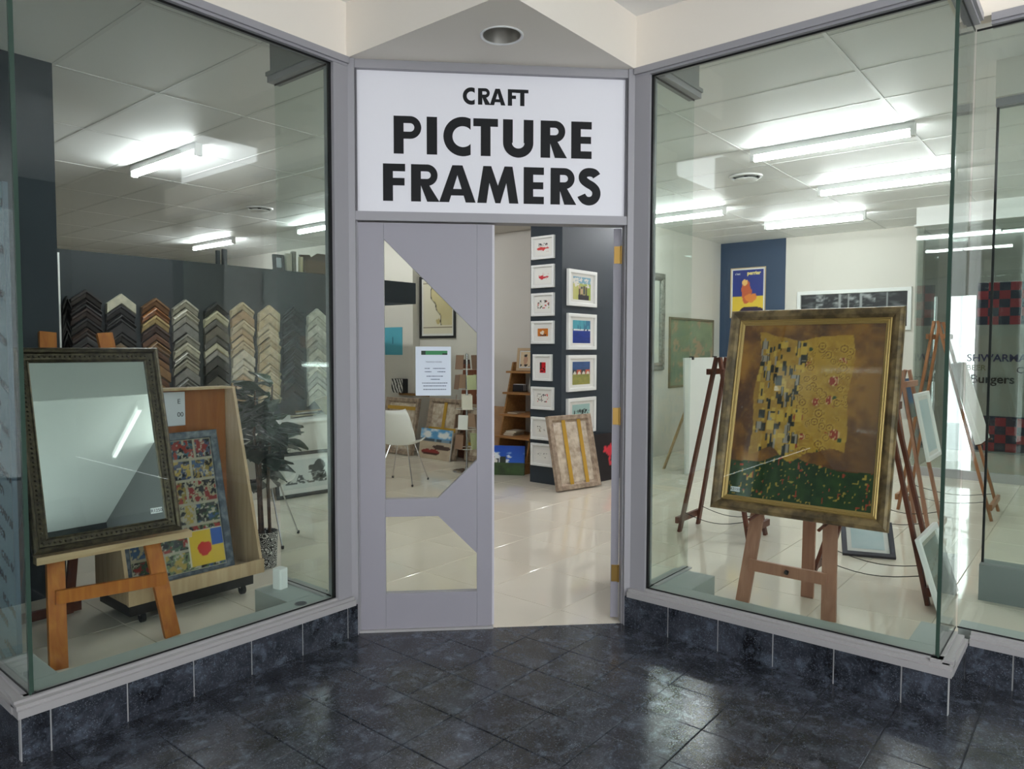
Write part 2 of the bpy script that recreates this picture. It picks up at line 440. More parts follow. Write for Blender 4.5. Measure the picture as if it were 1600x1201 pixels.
# ------------------------------------------------------------------ window plinths, sills, panes
def window(n, axis, fixed, t0, t1, out, plinth=True, inner=0.13, sill_cut=(0, 0), ledge=(0, 0)):
    """axis 'x': pane along x at y=fixed; 'y': pane along y at x=fixed.  out = -1 (arcade side is the lower coordinate)"""
    def bx(mb, a0, a1, d0, d1, z0, z1):
        lo, hi = min(d0,d1), max(d0,d1)
        if axis == 'x': mb.box(a0, a1, fixed+lo, fixed+hi, z0, z1)
        else: mb.box(fixed+lo, fixed+hi, a0, a1, z0, z1)
        return mb
    w = bpy.data.objects.new('window_%d' % n, None); COL.objects.link(w); struct(w)
    bx(MB(), t0, t1, -.006, .006, ZS, ZT).build('pane', GLASS, w)
    bx(MB(), t0, t1, -.008, -.0065, ZS, ZS+.007).build('seal', BLACKSEAL, w); bx(MB(), t0, t1, -.008, -.0065, ZT-.009, ZT).build('seal', BLACKSEAL, w)
    if n in (1, 3): bx(MB(), t1-.012, t1, -.008, .008, ZS, ZT).build('seal', BLACKSEAL, w)
    c0, c1 = t0+sill_cut[0], t1+sill_cut[1]
    b = bx(MB(), c0, c1, -.03, .03, ZT, ZH)
    bx(b, c0, c1, -.042, -.03, ZT+.012, ZH)
    b.build('header_rail', ALU, w)
    b = bx(MB(), c0, c1, -.022, .02, ZS-.018, ZS); bx(b, c0, c1, -.048, -.022, ZS-.026, ZS-.010); bx(b, c0, c1, -.062, .02, ZS-.052, ZS-.024)
    b.build('sill', SILL, w)
    bx(MB(), t0+ledge[0], t1+ledge[1], .02, inner, 0, ZS-.004).build('inner_ledge', LEDGE, w)
    return w, bx
w1, bx1 = window(1, 'x', A, -L1, -A-.085, -1, sill_cut=(-.06, .085))
w2, bx2 = window(2, 'y', -L1, A+.012, SX+.02, -1, sill_cut=(-.012, 0), ledge=(.12, 0))
w3, bx3 = window(3, 'y', A, -L1, -A-.085, -1, sill_cut=(-.06, .085))
w4, bx4 = window(4, 'x', -L1, A+.012, SX-.012, -1, sill_cut=(-.05, -.05), ledge=(.12, 0))
w5, bx5 = window(5, 'y', SX, -4.4, -L1-.012, -1, sill_cut=(0, -.055))
w6, bx6 = window(6, 'x', SX, -4.0, -L1-.012, -1, sill_cut=(0, .0))
# arrises of the frameless corners
for nm, x, y in (('window_1', -L1, A), ('window_3', A, -L1)):
    o = bpy.data.objects[nm]
    MB().box(x-.007, x+.007, y-.007, y+.007, ZS, ZT).build('corner_joint', mat('polished_glass_edge', (58, 78, 68), 0.15), o)
# stone tiles of the plinths
def plinth(win, bx, t0, t1, start, step, d=-.052):
    k = start; cuts = []
    while k < t1:
        if k > t0: cuts.append(k)
        k += step
    cuts = [t0] + cuts + [t1]
    bx(MB(), t0, t1, d+.004, .02, 0, ZS-.052).build('plinth_bed', GROUTL, win)
    for i in range(len(cuts)-1):
        if cuts[i+1]-cuts[i] > .03:
            bx(MB(), cuts[i]+.003, cuts[i+1]-.003, d, d+.02, 0, ZS-.052).build('plinth_tile', STONE, win)
plinth(w1, bx1, -L1-.05, -A+.02, -1.90, .266)
plinth(w3, bx3, -L1-.05, -A+.02, -1.825, .266)
plinth(w2, bx2, A-.03, SX, .80, .266)
plinth(w4, bx4, A-.03, SX-.055, .80, .266)
plinth(w5, bx5, -4.4, -L1-.05, -4.3, .266)
plinth(w6, bx6, -4.0, -L1-.05, -3.9, .266)
# end posts between the panes and the doorway
S('trim_2', MB().box(-A-.085, -A+.01, A-.028, A+.05, ZS-.012, ZH), ALU)
S('trim_3', MB().box(A-.028, A+.05, -A-.085, -A+.01, ZS-.012, ZH), ALU)
# glass fins behind the posts, standing on low blocks
for n, sw in ((7, 0), (8, 1)):
    w = bpy.data.objects.new('window_%d' % n, None); COL.objects.link(w); struct(w)
    def sb(mb, x0, x1, y0, y1, z0, z1):
        return mb.box(x0, x1, y0, y1, z0, z1) if not sw else mb.box(y0, y1, x0, x1, z0, z1)
    sb(MB(), -.618, -.606, A+.02, .99, ZS, ZT).build('pane', GLASS, w)
    sb(MB(), -.6195, -.6185, A+.02, .99, ZS, ZS+.008).build('seal', BLACKSEAL, w)
    sb(MB(), -.6195, -.6185, A+.02, .99, ZT-.01, ZT).build('seal', BLACKSEAL, w)
    sb(MB(), -.655, -.58, A+.05, 1.0, ZT, ZT+.03).build('header_rail', ALU, w)
    sb(sb(MB(), -.665, -.57, A+.05, 1.0, ZT+.03, ZT+.05), -.65, -.59, A+.05, .98, ZT+.05, H).build('header_box', mat('grey_header', (140, 142, 142), .5), w)
    sb(MB(), -.80 if not sw else -.80, -.56, A+.13, .95, 0, ZS-.003).build('block', LEDGE, w)
    sb(MB(), -.640, -.585, A+.06, 1.0, ZS-.003, ZS+.004).build('sill', SILL, w)
# inner glass screen of the right-hand bay
w = bpy.data.objects.new('window_9', None); COL.objects.link(w); struct(w)
MB().box(2.21, 2.222, -4.4, -1.915, ZS, ZT).build('pane', GLASS, w)
MB().box(2.206, 2.226, -1.915, -1.903, ZS, ZT).build('edge_seal', BLACKSEAL, w)
MB().box(2.15, 2.30, -4.4, -1.90, 0, ZS).build('block', mat('grey_block', (128, 134, 134), .6), w)
MB().box(2.18, 2.25, -4.4, -1.90, ZT, ZH).build('header_rail', ALU, w)
MB().box(2.15, 2.28, -4.4, -1.90, ZH, H).build('header_box', WALLW, w)

# ------------------------------------------------------------------ doorway
fr = bpy.data.objects.new('trim_4', None); COL.objects.link(fr); struct(fr)
for bb in ((-.745, -.692, -.02, .07, 0, ZH), (.692, .745, -.02, .07, 0, ZH)): MB().box(*bb, DM).build('door_post', ALU, fr)
for bb in ((-.692, .692, -.01, .07, 2.852, ZH), (-.692, .692, -.01, .08, 2.105, 2.150)): MB().box(*bb, DM).build('transom', ALU, fr)
for bb in ((-.692, -.684, .005, .06, 0, 2.105), (.684, .692, .005, .06, 0, 2.105)): MB().box(*bb, DM).build('door_stop', ALU, fr)
MB().box(-.69, .0, -.005, .045, 0.0, .012, DM).build('threshold', SILL, fr)
for bb in ((-.692, -.684, -.004, .07, 2.150, 2.852), (.684, .692, -.004, .07, 2.150, 2.852)): MB().box(*bb, DM).build('sign_bead', mat('dark_bead', (96, 94, 98), .5), fr)

# door leaves: stiles and rails around two panes with slanted corners
def leaf(parent, M, mirror=False):
    def px(s): return -s if mirror else s
    n0, n1 = 0.0, 0.042
    def pr(name, poly, a=n0, bb=n1, m=DOORP):
        pl = [(px(p[0]), p[1]) for p in poly]
        return MB().prism(pl, a, bb, 'xz', M).build(name, m, parent)
    # local s from hinge (0) to meeting edge (.682)
    pr('stile', [(0,.012),(.132,.012),(.132,2.098),(0,2.098)])
    pr('stile', [(.604,.012),(.682,.012),(.682,2.098),(.604,2.098)])
    pr('rail', [(.133,.012),(.603,.012),(.603,.196),(.133,.196)])
    pr('rail', [(.133,.598),(.403,.598),(.603,.398),(.603,.886),(.402,.690),(.133,.690)])
    pr('rail', [(.133,2.016),(.603,1.546),(.603,2.098),(.133,2.098)])
    pr('pane', [(.131,.190),(.607,.190),(.607,.402),(.405,.602),(.131,.602)], .016, .022, GLASSD)
    pr('pane', [(.131,.686),(.404,.686),(.607,.884),(.607,1.549),(.131,2.02)], .016, .022, GLASSD)
    pr('meeting_strip', [(.682,.012),(.694,.012),(.694,2.098),(.682,2.098)], n0+.012, n1, mat('pale_strip', (206, 202, 208), .4))
d1 = bpy.data.objects.new('door_1', None); COL.objects.link(d1); struct(d1)
leaf(d1, DM @ Matrix.Translation((-.688, .012, 0)))
d2 = bpy.data.objects.new('door_2', None); COL.objects.link(d2); struct(d2)
M2 = DM @ Matrix.Translation((.684, .062, 0)) @ Matrix.Rotation(radians(-104), 4, 'Z')
leaf(d2, M2 @ Matrix.Translation((0, -.044, 0)), mirror=True)
for z in (1.96, 1.105, .255):
    MB().box(.0, .004, -.040, -.006, z-.045, z+.045, M2).build('hinge', STEELM, d2)
    MB().lathe([(.006, z-.047), (.006, z+.047)], 10, DM @ Matrix.Translation((.680, .058, 0))).build('hinge_knuckle', STEELM, d2, True)

# ------------------------------------------------------------------ lettering
def arc_pts(cx, cy, rx, ry, a0, a1, n=20): return [(cx+rx*cos(radians(a0+(a1-a0)*i/n)), cy+ry*sin(radians(a0+(a1-a0)*i/n))) for i in range(n+1)]
def ring(cx, cy, rx, ry, t, a0, a1, n=20):
    return arc_pts(cx,cy,rx,ry,a0,a1,n) + arc_pts(cx,cy,rx-t,ry-t,a1,a0,n)
def stroke(pts, t):
    L, Rr = [], []
    for i, p in enumerate(pts):
        a = pts[max(i-1,0)]; c = pts[min(i+1,len(pts)-1)]
        dx, dy = c[0]-a[0], c[1]-a[1]; l = math.hypot(dx,dy); nx, ny = -dy/l*t/2, dx/l*t/2
        L.append((p[0]+nx,p[1]+ny)); Rr.append((p[0]-nx,p[1]-ny))
    return L + Rr[::-1]
def glyph(ch, w):
    t, h = .265, .20       # stem and bar thickness, cap height 1
    rc = lambda x0,y0,x1,y1: [(x0,y0),(x1,y0),(x1,y1),(x0,y1)]
    if ch == 'I': return [rc(0,0,w,1)]
    if ch == 'T': return [rc(0,1-h-.01,w,1), rc(w/2-t/2,0,w/2+t/2,1-h)]
    if ch == 'F': return [rc(0,0,t,1), rc(t,1-h,w,1), rc(t,.42,w*.97,.42+h)]
    if ch == 'E': return [rc(0,0,t,1), rc(t,1-h,w,1), rc(t,.405,w*.97,.405+h*.95), rc(t,0,w,h)]
    if ch in 'PR':
        hb = .60 if ch == 'P' else .575
        r = hb/2
        g = [rc(0,0,t,1), rc(t,1-h*.93,w-r,1), rc(t,1-hb,w-r,1-hb+h*.93), ring(w-r,1-r,r,r,h*.93,-90,90,16)]
        if ch == 'R':
            w2 = w-.02
            g[3] = ring(w2-r-.02,1-r,r,r,h*.93,-90,90,16)
            g[1] = rc(t,1-h*.93,w2-r-.02,1); g[2] = rc(t,1-hb,w2-r-.02,1-hb+h*.93)
            g.append([(w-.325,0),(w+.01,0),(w*.62,.47),(w*.33,.47)])
        return g
    if ch == 'C':
        r = .525; t2 = .245; xc = w-r
        a0 = math.degrees(math.acos(xc/r)); a1 = math.degrees(math.acos(min(1,xc/(r-t2))))
        return [arc_pts(r,.5,r,r,a0,360-a0,28) + arc_pts(r,.5,r-t2,r-t2,360-a1,a1,28)]
    if ch == 'U':
        r = w/2
        return [rc(0,r-.04,t,1), rc(w-t,r-.04,w,1), ring(r,r-.04,r,r-.02,t*.92,180,360,20)]
    if ch == 'A':
        return [[(0,0),(.27,0),(w/2+.02,.80),(w/2,1),(w/2-.14,1)], [(w,0),(w-.27,0),(w/2-.02,.80),(w/2,1),(w/2+.14,1)], rc(w*.24,.185,w*.76,.36)]
    if ch == 'M':
        return [[(0,0),(.255,0),(.36,.72),(.375,1),(.165,1)], [(w,0),(w-.255,0),(w-.36,.72),(w-.375,1),(w-.165,1)],
                [(.20,1),(.385,1),(w/2+.02,.42),(w/2,.0),(w/2-.07,0)], [(w-.20,1),(w-.385,1),(w/2-.02,.42),(w/2,0),(w/2+.07,0)]]
    if ch == 'S':
        c = w/2; pts = [(c+.20,.80),(c+.14,.875),(c+.02,.905),(c-.11,.885),(c-.185,.80),(c-.17,.69),(c-.06,.60),(c+.08,.52),(c+.18,.41),(c+.19,.27),(c+.12,.155),(c-.0,.11),(c-.12,.135),(c-.20,.215),(c-.23,.27)]
        sm_ = []
        for i in range(len(pts)-1):
            p0, p1, p2, p3 = pts[max(i-1,0)], pts[i], pts[i+1], pts[min(i+2,len(pts)-1)]
            for t_ in (0, .25, .5, .75):
                sm_.append(tuple(.5*(2*p1[k]+(p2[k]-p0[k])*t_+(2*p0[k]-5*p1[k]+4*p2[k]-p3[k])*t_*t_+(3*p1[k]-p0[k]-3*p2[k]+p3[k])*t_**3) for k in (0,1)))
        return [stroke(sm_+[pts[-1]], .235)]
    return []
def word(letters, x_of, z_top, z_bot, parent, y0, y1, M):
    hcap = z_top-z_bot
    for ch, xa, xb in letters:
        x0, x1 = x_of(xa), x_of(xb); mb = MB()
        for q, pl in enumerate(glyph(ch, (x1-x0)/hcap)): mb.prism([(x0+p[0]*hcap, z_bot+p[1]*hcap) for p in pl], y0-.0004*q, y1, 'xz', M)
        mb.build('letter', MATS['sign_black'], parent)
def text_mesh(txt, size, M, m, parent, name='lettering', align='LEFT', bold=0.0):
    cu = bpy.data.curves.new('txt', 'FONT'); cu.body = txt; cu.size = size; cu.align_x = align; cu.extrude = 0.0005; cu.offset = bold
    o = bpy.data.objects.new('txt', cu); COL.objects.link(o)
    bpy.context.view_layer.update()
    me = bpy.data.meshes.new_from_object(o.evaluated_get(bpy.context.evaluated_depsgraph_get()))
    bpy.data.objects.remove(o); bpy.data.curves.remove(cu)
    me.transform(M @ Matrix.Rotation(pi/2, 4, 'X'))
    me.materials.clear()
    return link(name, me, m, parent)

mat('sign_black', (12, 13, 17), 0.6, spec=.3)
sg = thing('shop_sign', 'white backlit sign reading CRAFT PICTURE FRAMERS above the doorway', 'sign')
SW0, SW1, SZ0, SZ1 = -.684, .684, 2.150, 2.852
MB().box(SW0, SW1, .020, .060, SZ0, SZ1, DM).build('sign_panel', mat('sign_white', (212, 211, 214), 0.45, emit=((236, 238, 255), SIGN_GLOW)), sg)
xo = lambda x: SW0 + (x-107)/1308.0*(SW1-SW0)
zo = lambda v: SZ1 - v*(SZ1-SZ0)
word([('C',612,670),('R',686,746),('A',743,819),('F',831,872),('T',872,932)], xo, zo(.098), zo(.215), sg, .0185, .0198, DM)
word([('P',280,412),('I',438,488),('C',518,650),('T',663,783),('U',808,957),('R',993,1122),('E',1145,1247)], xo, zo(.313), zo(.580), sg, .0185, .0198, DM)
word([('F',228,334),('R',362,497),('A',497,674),('M',682,884),('E',910,1010),('R',1043,1170),('S',1176,1300)], xo, zo(.652), zo(.917), sg, .0185, .0198, DM)

# notice taped inside the door glass
nt_ = thing('paper_notice', 'white paper notice with a green banner taped to the door glass', 'notice')
MB().box(-.399, -.218, .026, .0264, 1.222, 1.474, DM).build('sheet', mat('notice_paper', (214, 222, 232), .7, emit=None), nt_)
MB().box(-.370, -.236, .0252, .0259, 1.432, 1.453, DM).build('banner', mat('notice_green', (52, 128, 78), .6), nt_)
MB().box(-.370, -.348, .0246, .0251, 1.432, 1.453, DM).build('banner_mark', mat('notice_dark', (24, 44, 30), .6), nt_)
MB().box(-.262, -.236, .0246, .0251, 1.432, 1.440, DM).build('banner_mark', MATS['notice_dark'], nt_)
INK = mat('notice_ink', (70, 84, 104), .7)
text_mesh('TRADING HOURS', .0105, DM @ Matrix.Translation((-.306, .0256, 1.392)), INK, nt_, 'lettering', 'CENTER')
for zz, segs in ((1.362, ((-.352,-.325),(-.31,-.245))), (1.345, ((-.352,-.315),(-.287,-.247))), (1.322, ((-.343,-.255),)), (1.306, ((-.322,-.276),)), (1.287, ((-.366,-.235),)), (1.272, ((-.36,-.243),)), (1.254, ((-.36,-.243),))):
    mb = MB()
    for a_, b_ in segs:
        x = a_
        while x < b_ - .003:
            l = random.uniform(.004, .012); mb.box(x, min(x+l, b_), .0252, .0259, zz-.002, zz+.002, DM); x += l+.002
    tag(mb.build('text_line', INK, nt_), kind='stuff')

# downlight in the soffit
dl = thing('ceiling_downlight', 'round recessed downlight in the soffit above the sign', 'downlight', (-.238, -.255, ZH))
MB().lathe([(.086,-.0005),(.096,-.006),(.100,-.004),(.100,.0005)], 32, cap=False).build('trim_ring', WHITE, dl, True)
MB().lathe([(.0865,-.002),(.084,.02),(.076,.07),(.066,.11)], 32, cap=False).build('reflector', mat('downlight_reflector', (190, 187, 180), .34, .8), dl, True)
MB().lathe([(.067,.108),(.05,.112),(.002,.114)], 24).build('lamp_plate', mat('downlight_plate', (150, 148, 144), .5, .2), dl, True)

# ------------------------------------------------------------------ fluorescent battens
def batten(loc, length, label, strength, group, axis='y', drop=.10):
    t = thing('fluorescent_light', label, 'light', loc, 0 if axis == 'x' else pi/2, group=group)
    l = length/2
    MB().box(-l, l, -.03, .03, -.05, 0).build('batten_body', WHITE, t)
    for e_ in (-l, l-.03): MB().box(e_, e_+.03, -.028, .028, -.10, -.05).build('tube_holder', WHITE, t)
    MB().tube([(-l+.03, 0, -.082), (l-.03, 0, -.082)], .019, 10).build('tube', emis('tube_light_%g' % strength, (250, 252, 255), strength), t, True)
    return t
GR = 'fluorescent battens on the shop ceiling'
batten((3.10, -.72, H), 1.2, 'nearest fluorescent tube on the shop ceiling behind the right window', TUBE, GR)
batten((4.82, -.74, H), 1.2, 'second fluorescent tube behind the right window, cut by the glass corner', TUBE, GR)
batten((6.50, .42, H), 1.2, 'farthest fluorescent tube behind the right window, near the end wall', TUBE, GR)
batten((.12, 3.82, H), 1.2, 'fluorescent tube on the ceiling above the moulding samples', TUBE, GR)
batten((2.87, 8.15, H), 1.2, 'distant fluorescent tube seen over the dark partition', TUBE, GR)
batten((2.95, 5.45, H), 1.2, 'fluorescent tube half hidden by the left door post', TUBE, GR)
batten((5.19, 2.14-.6, H), 1.1, 'fluorescent tube seen just right of the right door post', TUBE, GR)
batten((1.55, 1.75, H), 1.2, 'fluorescent tube hidden behind the shop sign', TUBE, GR)
batten((4.2, -3.2, H), 1.2, 'fluorescent tube in the far right bay of the shop', TUBE, GR)
GM = 'fluorescent battens on the arcade ceiling'
batten((-2.2, -4.6, 3.62), 1.5, 'arcade fluorescent tube behind the viewer, parallel to the right window', MALL_TUBE, GM)
batten((-5.2, -2.0, 3.62), 1.5, 'arcade fluorescent tube behind the viewer on the left', MALL_TUBE, GM, 'x')
batten((-4.8, -5.2, 3.62), 1.5, 'arcade fluorescent tube far behind the viewer', MALL_TUBE, GM)

# ------------------------------------------------------------------ ceiling diffusers
def diffuser(loc, label):
    t = thing('ceiling_diffuser', label, 'air vent', loc, group='round ceiling diffusers')
    MB().lathe([(.155,0),(.150,-.012),(.128,-.016),(.128,0)], 28, cap=False).build('outer_ring', WHITE, t, True)
    MB().lathe([(.124,-.001),(.10,-.0015)], 28, cap=False).build('slot', BLACK, t)
    MB().lathe([(.105,-.028),(.11,-.036),(.10,-.042),(.002,-.046)], 28).build('disc', WHITE, t, True)
    MB().tube([(0,0,0),(0,0,-.03)], .02, 8).build('stem', BLACK, t)
    return t
diffuser((1.90, 5.27, H-.003), 'round white ceiling diffuser above the moulding samples')
diffuser((3.94, .26, H-.003), 'round white ceiling diffuser behind the right window')

# ------------------------------------------------------------------ framed pictures
PR_WHITE = [(0,0),(0,-.030),(.004,-.033),(.022,-.033),(.026,-.028),(.026,-.010)]
PR_BLACK = [(0,0),(0,-.022),(.003,-.026),(.028,-.026),(.034,-.016),(.034,-.006)]
MATB = mat('mat_board', (232, 230, 226), .7)
BACKB = mat('hardboard_back', (134, 98, 66), .7)
def picture(name, label, w, h, prof, fm, loc, az, lean=0.0, border=0.0, fn=None, res=(24,30), cat='picture', group=None, roll=0.0, cells=False, ink=None, bm_=None, glazed=False):
    t = thing(name, label, cat, loc, az, lean, group, roll)
    i = prof[-1][0]; y = prof[-1][1]
    MB().frame(w, h, prof).build('frame', fm, t)
    MB().box(-w/2+.004, w/2-.004, -.006, -.001, .004, h-.004).build('backing', BACKB, t)
    yb = max(y, -.010)-.001
    if border:
        MB().box(-w/2+i-.002, w/2-i+.002, yb, -.006, i-.002, h-i+.002).build('mat_board', bm_ or MATB, t)
        yb -= .0015
    bx_, by_ = border if isinstance(border, tuple) else (border, border)
    if fn: art('print', w-2*i-2*bx_, h-2*i-2*by_, res[0], res[1], fn, yb, t, i+by_, ink or print_mat(), cells)
    if glazed: MB().box(-w/2+i-.002, w/2-i+.002, yb-.004, yb-.002, i-.002, h-i+.002).build('glazing', GLASSD, t)
    return t
WHT = (236, 234, 228)
def blob(u, v, cu, cv, ru, rv, k=0, amp=.25):
    a = math.atan2(v-cv, u-cu); r = math.hypot((u-cu)/ru, (v-cv)/rv)
    return r < 1 + amp*(vn(a*1.6+9, k*3.1, k)-.5)*2
def sk_lobster(k, col, top=None):
    def f(u, v):
        if blob(u,v,.45,.42,.26,.12,k,.5) or blob(u,v,.72,.45,.16,.04,k+1,.4): return col
        if top and .62 < v < .80 and .2 < u < .82 and vn(u*26, v*14, k) > .52: return top
        if vn(u*30, v*30, k+5) > .86 and .15 < u < .85 and .2 < v < .75: return col
        return WHT
    return f
def sk_marks(k, cols, dens=.62):
    def f(u, v):
        if .12 < u < .9 and .22 < v < .80:
            n = vn(u*16, v*11, k)
            if n > dens: return cols[int(vn(u*5, v*4, k+9)*len(cols)) % len(cols)]
        return WHT
    return f
def sk_orange(u, v):
    if blob(u,v,.42,.42,.20,.28,3,.4) and v > .18: return (240, 224, 206)
    if v < .26 and .2 < u < .85 and vn(u*8, v*20, 2) > .4: return (80, 40, 24)
    return mixc((214, 128, 40), (190, 104, 30), fbm(u*4, v*4, 8))
def sk_red(u, v): return (34, 12, 16) if (u < .3 and vn(u*9, v*5, 4) > .35) or vn(u*7, v*7, 6) > .74 else (196, 28, 36)
CX = 3.43
GF = 'small white frames in a column on the dark pillar'
SM = [(2.545, 'landscape', sk_lobster(1, (206, 44, 36), (30, 30, 34)), 'small white frame with a red fish and black script, topmost on the pillar', .02),
      (2.240, 'landscape', sk_lobster(4, (200, 36, 52)), 'small white frame with a red lobster print, second on the pillar', .02),
      (1.938, 'landscape', sk_marks(7, [(150, 170, 60), (40, 46, 40), (190, 60, 44)]), 'small white frame with green and black bottle sketches, third on the pillar', .02),
      (1.640, 'landscape', sk_orange, 'small white frame with an orange print, fourth on the pillar', .055),
      (1.262, 'portrait', sk_red, 'small upright white frame with a red and black print on the pillar', .06),
      (.930, 'landscape', sk_marks(13, [(200, 44, 60), (60, 60, 64), (150, 120, 100)], .68), 'small white frame with a red heart sketch below the red print', .02),
      (.600, 'landscape', sk_marks(17, [(70, 74, 70), (150, 130, 110)], .78), 'small white frame with a thin grey sketch, half behind the wrapped frame', .03),
      (.315, 'landscape', sk_marks(21, [(60, 60, 62)], .80), 'lowest small white frame with a line sketch near the floor', .04)]
for zc, ori, fn, lb, bd in SM:
    w_, h_ = (.30, .245) if ori == 'landscape' else (.25, .285)
    picture('picture_frame', lb, w_, h_, PR_WHITE, WHITE, (CX, 2.262, zc-h_/2), -pi/2, 0, bd, fn, (34, 28), group=GF)
def sc_women(u, v):
    c = (120, 168, 190) if v > .72 else mixc((196, 190, 120), (150, 170, 60), u)
    if v > .55 and fbm(u*7, v*9, 3) > .55: c = (226, 222, 214)
    for k in range(4):
        cu = .36+.13*k
        if abs(u-cu) < .05 and .2 < v < .62-.03*(k % 2): c = [(60, 34, 40), (90, 52, 44), (196, 160, 130), (44, 40, 60)][(k+int(v*4)) % 4]
    if v < .22 and .3 < u < .9: c = (40, 34, 40)
    return c
def sc_sea(u, v):
    if v > .62: return mixc((90, 176, 190), (60, 120, 150), 1 if vn(u*14, v*2, 2) > .6 else vn(u*20, 1, 3)*.4)
    if v > .56: return (240, 240, 240) if vn(u*12, v*8, 4) > .4 else (30, 30, 60)
    return mixc((26, 60, 160), (20, 40, 110), fbm(u*5, v*14, 6))
def sc_houses(u, v):
    if v > .66: return mixc((64, 96, 150), (50, 76, 120), fbm(u*6, v*6, 1))
    if v > .44:
        x = (u*4.0) % 1; r = .66-.16*abs(x-.5)*2
        if v > r-.07: return (186, 84, 60) if int(u*4) % 2 else (60, 62, 66)
        return (226, 220, 206)
    return mixc((176, 160, 84), (120, 130, 70), fbm(u*7, v*8, 5))
def sc_trees(u, v):
    if v > .5 and .1 < u < .95 and abs(v-.60-.10*vn(u*12, 3, 7)) < .10 and vn(u*22, v*10, 8) > .42: return (28, 44, 40)
    return mixc((168, 200, 196), (150, 170, 120), 1-v*1.6)
GL = 'larger white frames on the right face of the dark pillar'
for z0_, h_, fn, lb in ((1.925, .39, sc_women, 'white frame with a painting of a group of women, top of the right pillar face'), (1.455, .39, sc_sea, 'white frame with a turquoise and blue sea print on the pillar'),
                    (1.003, .393, sc_houses, 'white frame with a painting of gabled houses on the pillar'), (.54, .39, sc_trees, 'lowest larger white frame with trees against pale sky')):
    picture('picture_frame', lb, .55, h_, [(0,0),(0,-.030),(.005,-.034),(.034,-.034),(.040,-.028),(.040,-.010)], WHITE, (3.785, 2.02, z0_), 0, 0, (.065, .032), fn, (36, 30), group=GL)

# wrapped frame leaning on the pillar
WRAP = mat('bubble_wrap_film', (222, 208, 190), .22, noise=(14, (176, 156, 136), 6, .35, .65), bump=(140, .5), coat=.5)
CARD = mat('brown_cardboard', (176, 140, 104), .75, noise=(6, (160, 124, 90), 4))
TAPE = mat('amber_tape', (186, 146, 58), .2)
TAUPE = mat('taupe_moulding', (176, 156, 136), .5, noise=(20, (132, 112, 96), 5))
def wrapped_frame(label, w, h, loc, az, lean, tapes, roll=0.0, group=None, fm=TAUPE):
    t = thing('wrapped_frame', label, 'frame', loc, az, lean, group, roll)
    MB().frame(w, h, [(0,0),(0,-.045),(.006,-.05),(.045,-.046),(.06,-.028),(.075,-.024),(.08,-.01)]).build('frame', fm, t)
    MB().box(-w/2+.01, w/2-.01, -.02, -.002, .01, h-.01).build('backing_board', CARD, t)
    n = 14; vs = []; fs = []
    for j in range(n+1):
        for i in range(n+1):
            u, v = i/n, j/n
            e = min(u, 1-u, v, 1-v)
            vs.append((-w/2+.07+(w-.14)*u, -.024-(.012*vn(u*9, v*9, int(w*100)) if e > 0 else 0), .07+(h-.14)*v))
    fs = [(j*(n+1)+i, j*(n+1)+i+1, (j+1)*(n+1)+i+1, (j+1)*(n+1)+i) for j in range(n) for i in range(n)]
    MB().add(vs, fs).build('wrapping', WRAP, t, True)
    for kind, p, q in tapes:
        if kind == 'v': MB().box(-w/2+p*w-q/2, -w/2+p*w+q/2, -.0385, -.037, .02, h-.03).build('tape', TAPE, t)
        else: MB().box(-w/2+.02, w/2-.02, -.0405, -.039, p*h-q/2, p*h+q/2).build('tape', TAPE, t)
    return t
wrapped_frame('bubble-wrapped picture frame with two amber tape stripes leaning on the dark pillar', .60, .775, (3.425, 1.80, 0.004), -.236, .235, [('v', .34, .05), ('v', .70, .05)])
bc = thing('black_canvas', 'black canvas with a red motif leaning behind the door edge', 'canvas', (4.22, 1.80, 0.002), -.10, .22)
MB().box(-.35, .35, 0, .03, 0, .52).build('canvas_body', WHITE, bc)
def sc_black(u, v): return (206, 44, 60) if blob(u, v, .42, .62, .12, .10, 5, .6) or (abs(u-.40-.1*(v-.5)) < .03 and .3 < v < .75 and vn(v*20, u*9, 2) > .4) else (28, 20, 24)
art('print', .70, .52, 30, 24, sc_black, -.001, bc)

# ------------------------------------------------------------------ picture on the floor, ladder shelf
def sc_light(u, v):
    if v > .42:
        c = mixc((40, 110, 214), (16, 70, 176), v)
        n = fbm(u*3.4+2, v*4.6, 11)
        if (v > .72 and n > .50) or (n > .60): c = mixc(c, (240, 244, 250), (n-.48)*6)
        if abs(u-.30) < .045 and v < .74: c = (206, 40, 44) if int(v*22) % 2 else (240, 240, 236)
        if v < .56 and .10 < u < .45: c = (236, 232, 224) if vn(u*18, v*8, 3) > .5 else (40, 40, 46)
        if .45 < u < .60 and v < .55+.08*vn(u*14, 2, 9): c = (34, 44, 30)
        return c
    return mixc((64, 96, 40), (36, 44, 24), fbm(u*6, v*5, 4))
lh = thing('lighthouse_canvas', 'canvas photo of a red and white lighthouse under blue sky on the floor', 'canvas', (3.54, 2.95, .002), -1.05, .16)
MB().box(-.27, .27, 0, .02, 0, .34).build('canvas_body', BLACK, lh)
art('print', .54, .34, 60, 44, sc_light, -.001, lh)

